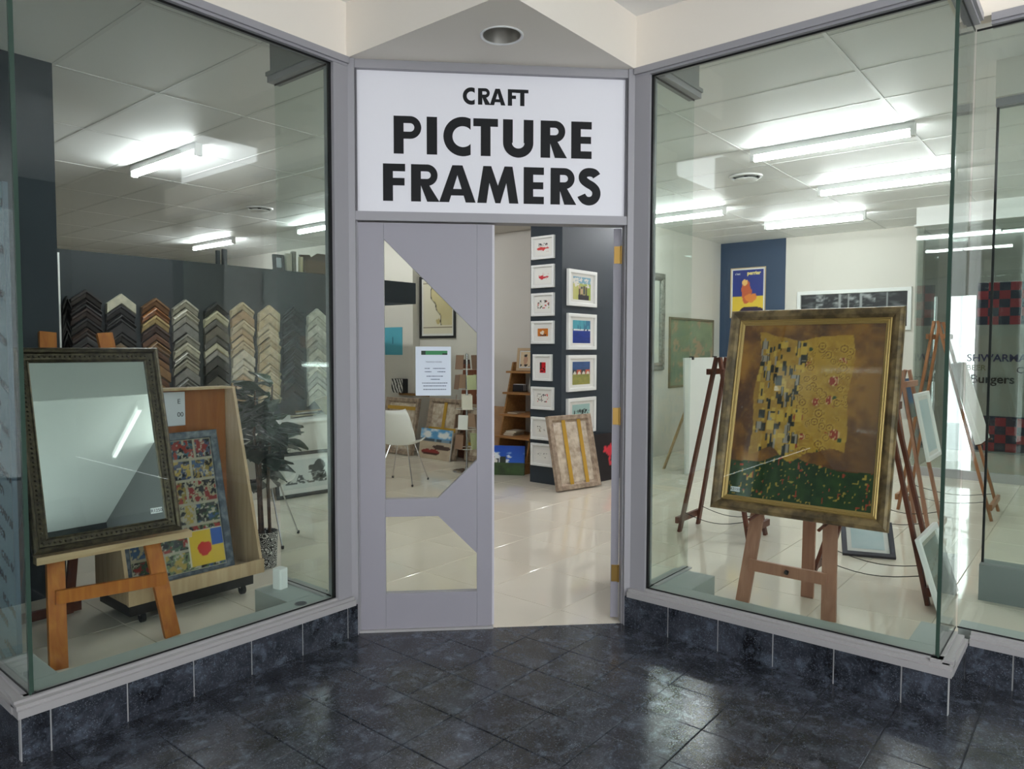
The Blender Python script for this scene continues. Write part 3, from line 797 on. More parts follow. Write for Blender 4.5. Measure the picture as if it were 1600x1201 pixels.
ls = thing('ladder_shelf', 'honey oak ladder shelf behind the dark pillar', 'shelf', (4.34, 3.00, 0))
for yy in (-.24, .22):
    MB().prism([(-.02,0),(-.62,0),(-.26,1.30),(-.02,1.30)], yy-.01, yy+.01, 'xz').build('side_panel', SHELFW, ls)
SHZ = [(.12, -.58), (.405, -.52), (.665, -.45), (.925, -.385), (1.18, -.32)]
for z_, x_ in SHZ: MB().box(x_-.04, -.02, -.27, .25, z_-.012, z_+.012).build('shelf_board', SHELFW, ls)
MB().box(-.02, -.005, -.23, .21, .02, 1.28).build('back_panel', WALLW, ls)
def sc_port(u, v):
    if blob(u, v, .5, .74, .16, .10, 3, .3): return (40, 28, 26)
    if blob(u, v, .5, .45, .22, .26, 6, .4): return (206, 160, 130)
    if v < .2 and vn(u*9, v*9, 2) > .5: return (40, 30, 30)
    return mixc((236, 222, 196), (224, 196, 150), fbm(u*4, v*4, 1))
picture('picture_frame', 'small beige frame with a figure sketch on top of the ladder shelf', .24, .28, [(0,0),(0,-.018),(.03,-.02),(.034,-.008)], mat('beige_moulding', (206, 178, 140), .5), (4.12, 3.06, 1.194), -pi/2+.15, .14, .015, sc_port, (24, 28))
def book(label, loc, az, w, d, h, c, grp):
    t = thing('book', label, 'book', loc, az, group=grp)
    MB().box(-w/2+.003, w/2-.003, -d/2+.003, d/2-.004, .003, h-.003).build('pages', mat('book_pages', (226, 218, 200), .8), t)
    b = MB().box(-w/2, w/2, -d/2, d/2, 0, .003).box(-w/2, w/2, -d/2, d/2, h-.003, h).box(-w/2, w/2, d/2-.004, d/2, 0, h)
    b.build('cover', mat('book_cover_%d_%d_%d' % c, c, .5), t)
for i, (yy, zz, c, nm) in enumerate(((2.93, .417, (196, 184, 160), 'bottom pale'), (2.92, .437, (120, 84, 60), 'brown'), (2.90, .455, (206, 198, 180), 'top pale'))):
    book('%s book in the flat pile on the lower ladder shelf' % nm, (3.99, yy+.2, zz), .06*i, .22, .15, .018, c, 'books on the ladder shelf')
book('flat grey-brown book on the middle ladder shelf', (4.04, 3.13, .677), .1, .20, .14, .018, (150, 128, 104), 'books on the ladder shelf')
pb = thing('leaning_board', 'brown picture board leaning on the middle ladder shelf', 'board', (4.16, 2.88, .678), -pi/2+.1, .2)
MB().box(-.10, .10, -.012, 0, 0, .21).build('board', mat('brown_board', (110, 72, 48), .5), pb)
MB().frame(.20, .21, [(0,-.012),(0,-.016),(.012,-.016),(.012,-.012)]).build('edge', mat('dark_brown_edge', (78, 48, 34), .5), pb)
cbx = thing('card_box', 'black box of small photo cards on the ladder shelf', 'box', (4.10, 3.13, .938), -pi/2)
MB().box(-.09, .09, -.04, .04, 0, .012).build('tray', BLACK, cbx)
for i in range(5):
    MB().box(-.085, .085, -.035+.016*i, -.030+.016*i, .012, .085+.008*(i % 2)).build('card', mat('card_%d' % (i % 2), [(40, 40, 44), (206, 204, 200)][i % 2], .5), cbx)
picture('picture_frame', 'small silver photo frame on the ladder shelf', .12, .16, [(0,0),(0,-.012),(.014,-.014),(.018,-.006)], mat('silver_moulding', (176, 172, 164), .3, .6), (4.12, 2.93, .938), -pi/2+.25, .2, .02, sk_marks(31, [(150, 140, 130)], .6), (12, 16))

# ------------------------------------------------------------------ rear corner seen through the door glass
def sc_map(u, v):
    e = .46+.16*sin(v*5.2+.6)+.10*(vn(v*9, 2, 3)-.5)
    if v > .15 and v < .93 and abs(u-e) < .016: return (66, 58, 44)
    if abs(u-.06) < .008 or abs(u-.94) < .008 or abs(v-.12) < .006 or abs(v-.95) < .006: return (110, 96, 70)
    if v > .15 and u > e and .95 > v: return mixc((214, 202, 158), (204, 188, 140), fbm(u*7, v*9, 2))
    if blob(u, v, .52, .22, .07, .05, 5, .5): return (196, 176, 120)
    return (226, 218, 196)
picture('map_picture', 'black framed antique coastal map on the pale wall', .70, .87, PR_BLACK, BLACK, (4.35, 4.80, 1.608), -pi/2, 0, .03, sc_map, (44, 60), glazed=False)
bp_ = thing('blue_paper', 'sheet of turquoise paper pinned to the pale wall', 'paper', (4.22, 5.60, 1.37), -pi/2)
MB().box(-.21, .21, -.004, -.001, 0, .40).build('sheet', mat('turquoise_paper', (84, 170, 190), .7), bp_)
MB().box(.0, .012, -.006, -.0045, .16, .26).build('ink_mark', mat('teal_ink', (30, 90, 110), .7), bp_)
ST = 'wrapped frames stacked against the rear wall'
wrapped_frame('leftmost wrapped grey frame in the rear stack', .66, .78, (3.90, 5.16, .003), -pi/2+.02, .20, [('h', .82, .05)], group=ST)
wrapped_frame('wrapped frame with crossed amber tape in the rear stack', .62, .80, (3.96, 4.38, .003), -pi/2-.03, .20, [('v', .52, .06), ('h', .48, .05)], group=ST)
wrapped_frame('narrow wrapped frame standing behind the beach canvas', .34, .74, (4.07, 3.83, .003), -pi/2+.02, .14, [('h', .3, .04)], group=ST)
def sc_boats(u, v):
    if v > .66:
        n = fbm(u*4, v*5, 9); return mixc((90, 160, 214), (240, 240, 240), (n-.4)*5)
    if v > .58: return (70, 86, 100) if vn(u*8, 2, 3) > .3 else (120, 150, 170)
    if blob(u, v, .38, .22, .34, .10, 3, .2) : return (132, 44, 40) if v > .2 else (70, 40, 36)
    if blob(u, v, .70, .40, .26, .08, 8, .2): return (70, 52, 46)
    return mixc((206, 190, 166), (178, 160, 140), fbm(u*8, v*8, 5))
bt = thing('beach_canvas', 'canvas of red boats on a beach in front of the wrapped frames', 'canvas', (3.86, 4.40, .002), -pi/2-.03, .17)
MB().box(-.30, .30, 0, .02, 0, .40).build('canvas_body', WHITE, bt)
art('print', .60, .40, 44, 32, sc_boats, -.001, bt)
cb = thing('brown_panel', 'tall reddish brown board behind the wrapped frames', 'board', (4.20, 4.06, .002), -pi/2, .09)
MB().box(-.22, .22, 0, .016, 0, 1.32).build('panel', wood('red_brown_board', (138, 80, 50), (118, 64, 40)), cb)
MB().box(-.22, .22, -.004, 0, 1.26, 1.32).build('top_rail', mat('dark_rail', (70, 46, 40), .5), cb)
cp = thing('cardboard_sheet', 'plain brown cardboard sheet leaning beside the card rack', 'cardboard', (4.05, 3.49, .002), -pi/2, .16)
MB().box(-.14, .14, 0, .012, 0, .74).box(-.13, .13, -.003, 0, .02, .72).build('sheet', CARD, cp)
# twisted gold-and-brown moulding lying on the stack
tm = thing('twisted_moulding', 'twisted brown and gold moulding lying on the rear frame stack', 'moulding', (4.17, 5.10, .80), -pi/2)
MB().tube([(-.30,0,.015),(.30,0,.015)], .018, 8).build('core', mat('brown_moulding', (104, 58, 30), .4), tm)
mb = MB()
for k in range(18):
    x = -.29+.034*k; mb.tube([(x, -.016, .0), (x+.012, -.019, .015), (x+.024, -.012, .03)], .006, 5)
tag(mb.build('twist', mat('gold_moulding', (214, 174, 96), .3, .5), tm), kind='stuff')
zc_ = thing('zebra_box', 'black and white zebra-striped box on the left of the rear stack', 'box', (4.12, 5.40, .83), -pi/2)
def sc_zebra(u, v): return (24, 24, 24) if sin(26*(u+.35*v)+4*fbm(u*4, v*4, 1)) > 0 else (232, 230, 226)
MB().box(-.12, .12, 0, .10, 0, .20).build('box_body', BLACK, zc_)
art('print', .24, .20, 30, 24, sc_zebra, -.001, zc_)

# wire card spinner
rk = thing('card_spinner', 'wire spinner rack filled with greeting cards beside the door edge', 'rack', (3.46, 3.42, 0))
MB().lathe([(.17,0),(.17,.012),(.03,.03),(.014,.05),(.014,1.40),(.002,1.41)], 20).build('pole', CHROME, rk, True)
WIRE = mat('white_wire', (222, 220, 214), .4)
rng = random.Random(3)
for tier in range(5):
    z_ = .28+.235*tier
    MB().tube([(.13*cos(2*pi*i/16), .13*sin(2*pi*i/16), z_) for i in range(17)], .004, 5).build('wire_ring', WIRE, rk)
    for i in range(4):
        a_ = 2*pi*i/4 + .4*tier
        c_ = rng.choice([(228, 222, 206), (200, 206, 160), (210, 176, 150), (236, 236, 232), (150, 120, 100)])
        Mx = Matrix.Translation((.14*cos(a_), .14*sin(a_), z_)) @ Matrix.Rotation(a_+pi/2, 4, 'Z') @ Matrix.Rotation(-.12, 4, 'X')
        MB().box(-.06, .06, -.003, .003, 0, .17, Mx).build('greeting_card', mat('card_%d_%d_%d' % c_, c_, .5), rk)

# ------------------------------------------------------------------ corner samples on the dark partition
def chevron_mesh(half, drop, wid, depth, kind):
    # profile across the moulding: (distance from outer edge, height), then mitred along both legs
    pr = {0: [(0,0),(0,depth),(.25,depth),(.40,depth*.72),(.85,depth*.55),(1,depth*.3),(1,0)],
          1: [(0,0),(0,depth*.7),(.2,depth*.75),(.6,depth),(.85,depth),(1,depth*.4),(1,0)],
          2: [(0,0),(0,depth),(.9,depth*.92),(1,depth*.6),(1,0)],
          3: [(0,0),(0,depth*.5),(.15,depth*.9),(.3,depth),(.45,depth*.75),(.55,depth*.55),(.8,depth*.6),(1,depth*.35),(1,0)]}[kind]
    b = MB(); vs = []; n = len(pr)
    for s in (-1, 0, 1):
        for t, hh in pr: vs.append((s*half, -hh, -abs(s)*drop - t*wid))
    fs = [(k*n+i, k*n+(i+1)%n, (k+1)*n+(i+1)%n, (k+1)*n+i) for k in (0,1) for i in range(n)]
    fs += [tuple(range(n)), tuple(range(2*n, 3*n))[::-1]]
    return b.add(vs, fs).mesh('corner_sample')
CH = [chevron_mesh(.122, .092, w_, d_, k_) for w_, d_, k_ in ((.078,.052,0), (.062,.034,1), (.090,.044,2), (.070,.062,3))]
def mould(c, metal=0.0, rough=.4): return mat('moulding_%d_%d_%d' % c, c, rough, metal, noise=(18, tuple(int(v*.80) for v in c), 6, .35, .75))
PAL = {
 'blackened': [(24,22,22),(30,26,24),(20,20,22),(34,30,28)],
 'dark brown': [(38,30,26),(30,24,22),(50,34,30),(26,22,22),(56,40,32),(36,32,30)],
 'mixed dark': [(206,200,178),(36,34,36),(30,28,28),(44,42,44),(34,30,28),(120,96,66)],
 'brown and gold': [(122,84,46),(150,92,40),(190,164,112),(64,40,28),(96,60,34),(140,104,64),(84,54,34)],
 'silver': [(170,166,152),(196,190,172),(142,138,128),(128,126,122),(150,148,140),(206,200,180),(160,156,146)],
 'black and pewter': [(22,22,24),(196,190,160),(88,84,76),(104,98,86),(74,70,64),(186,180,152),(130,126,118),(60,58,56)],
 'limed wood': [(192,176,140),(168,140,104),(206,190,156),(176,152,116),(188,164,126),(196,178,146),(206,198,176)],
 'pale wood': [(206,190,156),(196,178,142),(200,184,150),(210,196,164),(186,168,134)],
 'black': [(20,20,20),(26,22,20),(16,16,18),(34,24,20)],
 'white': [(226,224,208),(216,214,200),(230,228,216),(206,204,192),(196,196,188)],
 'cream': [(222,216,196),(206,200,184)]}
COLS = [(-.470, 1.90, 'blackened'), (-.318, 1.965, 'dark brown'), (-.034, 1.945, 'mixed dark'), (.270, 1.925, 'brown and gold'), (.553, 1.925, 'silver'), (.861, 1.915, 'black and pewter'),
        (1.142, 1.93, 'limed wood'), (1.441, 1.915, 'pale wood'), (1.735, 1.91, 'black'), (2.038, 1.905, 'white'), (2.30, 1.86, 'cream')]
ORD = ['first','second','third','fourth','fifth','sixth','seventh','eighth','ninth','tenth','eleventh','twelfth','thirteenth']
rng = random.Random(11)
for x_, zt_, nm in COLS:
    z_ = zt_
    for k in range(13):
        if z_ < .99: break
        ci = rng.choice((0,1,2,3)) if k else (2 if nm in ('white','mixed dark','pale wood') else 0)
        me = CH[ci]
        c = PAL[nm][k] if k < len(PAL[nm]) else rng.choice(PAL[nm])
        mm = mould(c, .35 if nm in ('silver','brown and gold') and k % 2 == 0 else 0.0, .35)
        o = bpy.data.objects.new('corner_sample', me); COL.objects.link(o)
        if len(me.materials) == 0: me.materials.append(None)
        o.material_slots[0].link = 'OBJECT'; o.material_slots[0].material = mm
        o.location = (x_+rng.uniform(-.006,.006), 4.399, z_); o.rotation_euler = (0, rng.uniform(-.008,.008), 0)
        if x_ < -.4: o.scale.x = .26
        tag(o, '%s sample from the top in the %s column of frame corners' % (ORD[k], nm), 'frame sample', 'frame corner samples on the dark partition')
        z_ -= (.078,.062,.090,.070)[ci] + .006
# white upright and dark strip at the left end of the partition
vs_ = thing('white_batten', 'narrow white upright strip on the dark partition at its left end', 'strip', (-.546, 4.399, 0))
MB().box(-.035, .035, -.02, 0, 1.05, 2.262).box(-.030, .030, -.023, -.02, 1.06, 2.252).build('strip', WHITE, vs_)
# things stored on top of the partition
def stored(nm, label, cat, x, w, h, d, c, lean=0.0, framed=False):
    t = thing(nm, label, cat, (x, 4.45, BAND), 0, lean)
    if framed:
        MB().frame(w, h, [(0,d/2),(0,-d/2),(.03,-d/2),(.03,d/2)]).build('frame', mat('stored_%d_%d_%d' % c, c, .5), t)
        MB().box(-w/2+.028, w/2-.028, 0, .006, .028, h-.028).build('print', mat('stored_print', (200, 206, 214), .5), t)
    else:
        MB().box(-w/2, w/2, -d/2, d/2, 0, h).box(-w/2+.004, w/2-.004, -d/2-.002, -d/2, .004, h-.004).build('body', mat('stored_%d_%d_%d' % c, c, .6), t)
    return t
PT = 2.295
stored('picture_frame', 'small black framed picture standing on top of the dark partition', 'picture', 1.62, .13, .17, .03, (26, 28, 30), .08, True)
stored('boxed_board', 'pale board standing on the partition beside the small black frame', 'board', 1.735, .06, .19, .05, (178, 174, 156))
stored('boxed_board', 'grey board upright on the partition beside the brown carton', 'board', 1.80, .04, .22, .05, (120, 118, 104))
stored('boxed_board', 'thin cream board upright on the partition before the brown carton', 'board', 1.89, .03, .17, .05, (206, 196, 160))
bxo = thing('cardboard_box', 'open brown cardboard box on top of the dark partition', 'box', (2.08, 4.46, BAND), 0)
MB().box(-.15, .17, -.08, .08, 0, .14).build('carton', mat('brown_carton', (96, 76, 52), .8), bxo)
for i, pl in enumerate(([(-.15,.14),(-.02,.22),(.08,.22),(.17,.14)], [(-.19,.20),(-.15,.14),(.0,.14),(-.05,.21)])):
    MB().prism(pl, -.08+.1*i, -.074+.1*i, 'xz').build('flap', mat('dark_carton', (74, 58, 42), .8), bxo)
stored('black_bracket', 'left of two short black posts standing on the dark partition', 'post', .93, .035, .14, .03, (34, 40, 46))
stored('black_bracket', 'right of two short black posts standing on the dark partition', 'post', 1.00, .045, .16, .03, (30, 36, 42))
stored('boxed_board', 'white board end upright on the partition at the door post', 'board', 2.34, .03, .13, .05, (214, 214, 206))

# ------------------------------------------------------------------ counter with samples, leaning print
ct = thing('counter', 'white counter under the frame samples', 'counter', (1.55, 4.10, 0))
MB().box(-.78, .90, -.22, .28, .0, .715).build('body', WALLW, ct)
MB().box(-.82, .94, -.26, .29, .715, .742).build('top', WHITE, ct)
for i in range(3): MB().box(-.76+.56*i, -.22+.56*i, -.228, -.221, .06, .69).build('door_panel', WALLW, ct)
SPL = [(60, 52, 44), (196, 184, 150), (40, 38, 38), (206, 204, 196), (150, 120, 80)]
for i in range(5):
    t = thing('moulding_stick', '%s moulding offcut in the flat pile on the white counter' % ['lowest dark', 'second lowest cream', 'middle black', 'second highest white', 'topmost tan'][i], 'moulding', (1.62+.02*i, 4.06, .742+.0145*i), .3-.2*(i % 3), group='moulding offcuts on the counter')
    b = MB().box(-.16, .16, -.02, .02, 0, .010).box(-.16, .16, -.02, -.008, .010, .014)
    b.build('stick', mould(SPL[i]), t)
for i in range(5):
    c = [(206, 196, 170), (150, 120, 84), (224, 220, 206), (120, 84, 60), (226, 214, 190)][i]
    t = thing('sample_board', '%s sample board leaning at the right end of the white counter' % ['pale beige, front', 'brown', 'white', 'dark tan', 'cream, rear'][i], 'board', (1.98+.035*i, 4.03+.03*i, .758), 0, .22, group='sample boards on the counter', roll=.62)
    MB().box(-.012, .012, -.10, .10, 0, .22).box(-.013, -.012, -.09, .09, .01, .21).build('board', mould(c), t)
def sc_bw(u, v):
    if v > .16 and abs(v-.34) < .2 and .05 < u < .95:
        if blob(u, v, .76, .52, .17, .34, 5, .5): return (40, 42, 42) if vn(u*30, v*30, 2) > .25 else (140, 142, 140)
        if vn(u*8, 1, 4)*.42+.18 > v and vn(u*26, v*22, 7) > .35: return (70, 72, 72)
    elif blob(u, v, .76, .60, .15, .30, 5, .5): return (46, 48, 48)
    return (212, 214, 212)
picture('tree_print', 'black framed monochrome print of trees leaning on the white counter', .66, .44, PR_BLACK, BLACK, (1.40, 3.66, .002), -.10, .18, .045, sc_bw, (48, 34), roll=.0)

# ------------------------------------------------------------------ white shell chairs
def shell_chair(label, loc, az):
    t = thing('shell_chair', label, 'chair', loc, az, group='white shell chairs')
    n, m_ = 14, 16; vs = []
    for j in range(m_+1):
        v = j/m_
        if v < .5:
            q = v/.5; y = -.22+.36*q; z = .45-.035*sin(q*pi*.8); wd = .205+.03*sin(q*pi)
        else:
            q = (v-.5)/.5; y = .14+.08*sin(q*pi/2)+.04*q; z = .43+.38*q**1.15; wd = .232-.075*q**2
        for i in range(n+1):
            a_ = -1+2*i/n; lift = .055*abs(a_)**3*(1 if v < .55 else .35) ; fwd = -.05*a_*a_*(max(0, v-.45))
            e = 1-.12*max(0, (v-.88)/.12)**2*abs(a_)
            vs.append((wd*a_*e, y+fwd*2, z+lift-(.03*max(0, (.08-v)/.08))))
    N = len(vs)
    fs = [(j*(n+1)+i, j*(n+1)+i+1, (j+1)*(n+1)+i+1, (j+1)*(n+1)+i) for j in range(m_) for i in range(n)]
    o = MB().add(vs, fs).build('seat_shell', mat('white_plastic', (234, 233, 228), .3), t, True)
    md = o.modifiers.new('thick', 'SOLIDIFY'); md.thickness = .008
    for sx in (-1, 1):
        for sy in (-1, 1):
            MB().tube([(.10*sx, .0+.10*sy-.03, .42), (.21*sx, .22*sy-.02, .012)], .006, 6).build('leg', CHROME, t)
            MB().lathe([(.010,0),(.012,.02),(.008,.024)], 8, Matrix.Translation((.212*sx, .224*sy-.02, 0))).build('foot_cap', BLACK, t)
    MB().tube([(-.10,-.13,.415),(.10,.07,.415)], .005, 6).build('brace', CHROME, t)
    MB().tube([(.10,-.13,.410),(-.10,.07,.410)], .005, 6).build('brace', CHROME, t)
    return t
shell_chair('white shell chair behind the potted fig', (.16, 2.46, 0), 2.3)
shell_chair('white shell chair seen through the door glass', (2.48, 3.48, 0), 2.0)

# ------------------------------------------------------------------ left window: pine easel with the big mirror
ea = thing('display_easel', 'orange pine easel holding the tall mirror in the left window', 'easel')
MB().beam((-1.636,1.20,0), (-1.50,1.640,1.54), .075, .024, (0,-1,0)).build('leg', PINE, ea)
MB().beam((-1.123,1.185,0), (-1.235,1.640,1.54), .075, .024, (0,-1,0)).build('leg', PINE, ea)
MB().beam((-1.62,1.262,.315), (-1.12,1.252,.285), .062, .022, (0,-1,0)).build('crossbar', PINE, ea)
MB().beam((-1.69,1.288,.497), (-.985,1.262,.492), .034, .055, (0,-1,0)).build('ledge', PALEPINE, ea)
MB().beam((-1.56,1.50,1.00), (-1.16,1.50,1.00), .05, .022, (0,-1,0)).build('upper_bar', PINE, ea)
for x_, xb in ((-1.47,-1.62), (-1.30,-1.34)): MB().beam((x_,1.66,1.45), (xb,1.94,0), .045, .022, (0,-1,0)).build('rear_leg', MAHOG, ea)
MB().beam((-1.70,1.93,.035), (-1.28,1.93,.035), .05, .022, (0,-1,0)).build('rear_bar', MAHOG, ea)
DARKGOLD = mat('antique_bronze_moulding', (92, 82, 62), .38, .6, noise=(40, (58, 50, 38), 5))
BEAD = mat('dark_bronze_ornament', (70, 62, 50), .4, .5)
mr = thing('framed_mirror', 'tall mirror in a dark bronze ornamented frame on the pine easel', 'mirror', (-1.372, 1.272, .520), -.055, .282)
MW, MH = .665, .975
MB().frame(MW, MH, [(0,0),(0,-.028),(.006,-.036),(.014,-.040),(.024,-.036),(.030,-.024),(.058,-.020),(.064,-.024),(.070,-.020),(.070,-.012)]).build('frame', DARKGOLD, mr)
MB().box(-MW/2+.006, MW/2-.006, -.007, -.001, .006, MH-.006).build('backing', BACKB, mr)
MB().box(-MW/2+.066, MW/2-.066, -.0115, -.007, .066, MH-.066).build('mirror_glass', mat('mirror_silver', (226, 232, 228), 0.0, 1.0), mr)
mb = MB()
def orn(mb, x, z, r=.0065): mb.lathe([(.001,-.005),(r,-.002),(r*.7,.003),(.001,.005)], 7, Matrix.Translation((x,-.026,z)) @ Matrix.Rotation(pi/2,4,'X'))
k = 0
while k*.022 < MW-.1:
    for z in (.044, MH-.044): orn(mb, -MW/2+.05+k*.022, z)
    k += 1
k = 0
while k*.022 < MH-.1:
    for x in (-MW/2+.044, MW/2-.044): orn(mb, x, .05+k*.022)
    k += 1
tag(mb.build('ornament', BEAD, mr), kind='stuff')
def price_tag(parent, x, z, y, txt):
    MB().box(x-.028, x+.028, y-.001, y, z-.014, z+.014).build('price_label', mat('label_paper', (236, 238, 240), .6), parent)
    text_mesh(txt, .022, Matrix.Translation((x, y-.0015, z-.008)), mat('pen_ink', (40, 44, 60), .6), parent, 'price', 'CENTER')
price_tag(mr, .225, .118, -.013, 'R1250')

# ------------------------------------------------------------------ print browser cart
ca = thing('print_cart', 'birch print browser cart on castors behind the pine easel', 'cart')
X0, X1 = -1.235, -.456
for x_ in (X0, X1-.018):
    MB().prism([(1.44,.13),(1.84,.13),(1.84,1.225),(1.72,1.225),(1.44,.20)], x_, x_+.018, 'yz').build('side_panel', BIRCH, ca)
MB().box(X0+.019, X1-.019, 1.445, 1.84, .13, .15).build('tray', BIRCH, ca)
MB().box(X0, X1, 1.42, 1.438, .125, .205).build('front_lip', BIRCH, ca)
MB().prism([(1.80,.151),(1.815,.151),(1.825,1.215),(1.81,1.215)], X0+.019, X1-.019, 'yz').build('back_board', wood('orange_hardboard', (168, 102, 52), (150, 86, 42)), ca)
MB().box(X0+.019, X1-.019, 1.72, 1.84, 1.217, 1.230).build('top_rail', BIRCH, ca)
MB().box(X0-.0+.02, X1-.05, 1.46, 1.84, .058, .128).build('base', BLACK, ca)
for x_ in (X0+.10, X1-.10):
    for y_ in (1.50, 1.80):
        c_ = MB().tube([(x_-.011,y_,.028),(x_+.011,y_,.028)], .028, 14).build('castor', mat('castor_rubber', (30, 30, 32), .5), ca)
        MB().box(x_-.018, x_+.018, y_-.014, y_+.014, .040, .060).build('castor_fork', CHROME, c_)
pc = thing('price_card', 'white price card on the orange back of the print cart', 'card')
MB().box(-.98, -.735, 1.795, 1.797, 1.005, 1.205).build('card', mat('price_card_white', (222, 226, 232), .6), pc)
MB().box(-.981, -.734, 1.7945, 1.7949, 1.004, 1.008).build('card_edge', mat('card_grey', (180, 184, 190), .6), pc)
INKD = mat('black_ink', (50, 50, 56), .6)
text_mesh('E', .040, Matrix.Translation((-.762, 1.794, 1.135)), INKD, pc, 'lettering', 'RIGHT')
text_mesh('00', .038, Matrix.Translation((-.745, 1.794, 1.058)), INKD, pc, 'lettering', 'RIGHT')
# colourful panel print, shrink-wrapped
def sc_panels(u, v):
    rows = [0, .16, .34, .50, .68, .84, 1.0]
    j = max(k for k in range(6) if v >= rows[k]) if v < 1 else 5
    cuts = [[0,.34,.70,1],[0,.30,.62,1],[0,.40,.72,1],[0,.36,.66,1],[0,.30,.74,1],[0,.42,.80,1]][j]
    i = max(k for k in range(3) if u >= cuts[k]) if u < 1 else 2
    if min(abs(u-c) for c in cuts) < .012 or min(abs(v-r) for r in rows) < .009: return (206, 198, 172)
    dim = .8
    base = [(64,92,60),(178,150,70),(60,120,140),(128,50,44),(120,140,90),(200,186,150),(70,86,120),(150,70,50),(86,120,70)][(i*4+j*5) % 9]
    n = fbm(u*17, v*23, 3+i+j*3); n3 = fbm(u*34, v*46, 20+i+j)
    if n3 > .66: return (214, 206, 184)
    if n > .56: return [(168,44,40),(206,176,80),(60,96,140),(176,60,48)][(i+2*j) % 4]
    if n < .40 or n3 < .30: return (34, 38, 40)
    return base
def sc_panels2(u, v):
    if .60 < u < .985 and .03 < v < .30:
        if u < .613 or v > .288: return (206, 198, 172)
        if u > .86 and v > .16: return (36, 82, 160)
        return (196, 44, 36) if blob(u, v, .77, .15, .08, .05, 2, .2) else (214, 180, 52)
    return tuple(.78*c for c in sc_panels(u, v))
FILM = mat('film_edge', (70, 80, 92), .18, noise=(24, (130, 138, 146), 5, .45, .75), bump=(60, .6), coat=.6)
cm = thing('panel_print', 'colourful grid print in wrinkled plastic film standing in the cart', 'print', (-.90, 1.520, .156), 0, .235)
CW, CHh = .62, .84
MB().box(-CW/2, CW/2, 0, .03, 0, CHh).build('board', mat('print_board', (40, 46, 56), .4), cm)
MB().frame(CW, CHh, [(0,0),(0,-.010),(.006,-.014),(.040,-.010),(.046,-.003),(.046,0)]).build('film_border', FILM, cm)
art('print', CW-.085, CHh-.085, 116, 150, sc_panels2, -.002, cm, .0425, print_mat('print_gloss', .25, .4))

# ------------------------------------------------------------------ potted fig
pl = thing('potted_fig', 'fiddle-leaf fig in a black and white patterned pot beside the print cart', 'plant', (-.165, 1.88, 0))
def pot_mat():
    m = mat('patterned_pot', (20, 20, 22), .4)
    nt = m.node_tree; b_ = nt.nodes['Principled BSDF']
    tc = nt.nodes.new('ShaderNodeTexCoord'); v = nt.nodes.new('ShaderNodeTexVoronoi'); v.inputs['Scale'].default_value = 34
    mt = nt.nodes.new('ShaderNodeMath'); mt.operation = 'SINE'; ml = nt.nodes.new('ShaderNodeMath'); ml.operation = 'MULTIPLY'; ml.inputs[1].default_value = 22
    r = nt.nodes.new('ShaderNodeValToRGB'); r.color_ramp.elements[0].position = .45; r.color_ramp.elements[1].position = .55
    r.color_ramp.elements[0].color = (*lin((22, 22, 24)), 1); r.color_ramp.elements[1].color = (*lin((220, 220, 218)), 1)
    nt.links.new(tc.outputs['Object'], v.inputs['Vector']); nt.links.new(v.outputs['Distance'], ml.inputs[0]); nt.links.new(ml.outputs[0], mt.inputs[0])
    nt.links.new(mt.outputs[0], r.inputs['Fac']); nt.links.new(r.outputs['Color'], b_.inputs['Base Color'])
    return m
MB().lathe([(.066,0),(.070,.004),(.083,.235),(.083,.242),(.077,.242),(.072,.20),(.002,.20)], 28).build('pot', pot_mat(), pl, True)
MB().lathe([(.073,.198),(.06,.206),(.002,.210)], 20).build('soil', mat('dark_soil', (34, 26, 22), .9), pl, True)
BARK = mat('fig_bark', (88, 64, 48), .8, noise=(40, (60, 44, 34), 4))
TR = [[(-.03,.01,.20),(-.045,.0,.55),(-.06,.02,.9),(-.04,.03,1.18)], [(.03,-.01,.20),(.025,0,.55),(.05,.01,.85),(.07,.0,1.22)], [(.0,.03,.20),(-.0,.05,.5),(.0,.05,.95)]]
for p_ in TR: MB().tube(p_, [.012,.011,.010,.006][:len(p_)], 7).build('trunk', BARK, pl, True)
LEAF = [mat('fig_leaf_%d' % i, c, .35, noise=(12, c2, 3)) for i, (c, c2) in enumerate((((26,52,34),(18,40,28)), ((34,66,40),(24,50,32)), ((20,44,34),(16,34,28))))]
def leaf_mesh(L, Wd, curl):
    n, m_ = 7, 4; vs = []
    for j in range(n+1):
        t = j/n; wd = Wd*(.16+.9*sin(pi*min(1, t*.98+.02)**1.25))*(1 if t < .98 else .55) * (1-.25*math.exp(-((t-.42)/.12)**2))
        for i in range(m_+1):
            s_ = -1+2*i/m_
            vs.append((wd*s_*.5, L*t, .03*abs(s_)*Wd*3 - curl*L*t*t + .008*sin(7*t+3*s_)))
    fs = [(j*(m_+1)+i, j*(m_+1)+i+1, (j+1)*(m_+1)+i+1, (j+1)*(m_+1)+i) for j in range(n) for i in range(m_)]
    return MB().add(vs, fs).mesh('leaf', True)
LM = [leaf_mesh(.17, .125, .35), leaf_mesh(.19, .14, .25), leaf_mesh(.15, .115, .45)]
rng = random.Random(5)
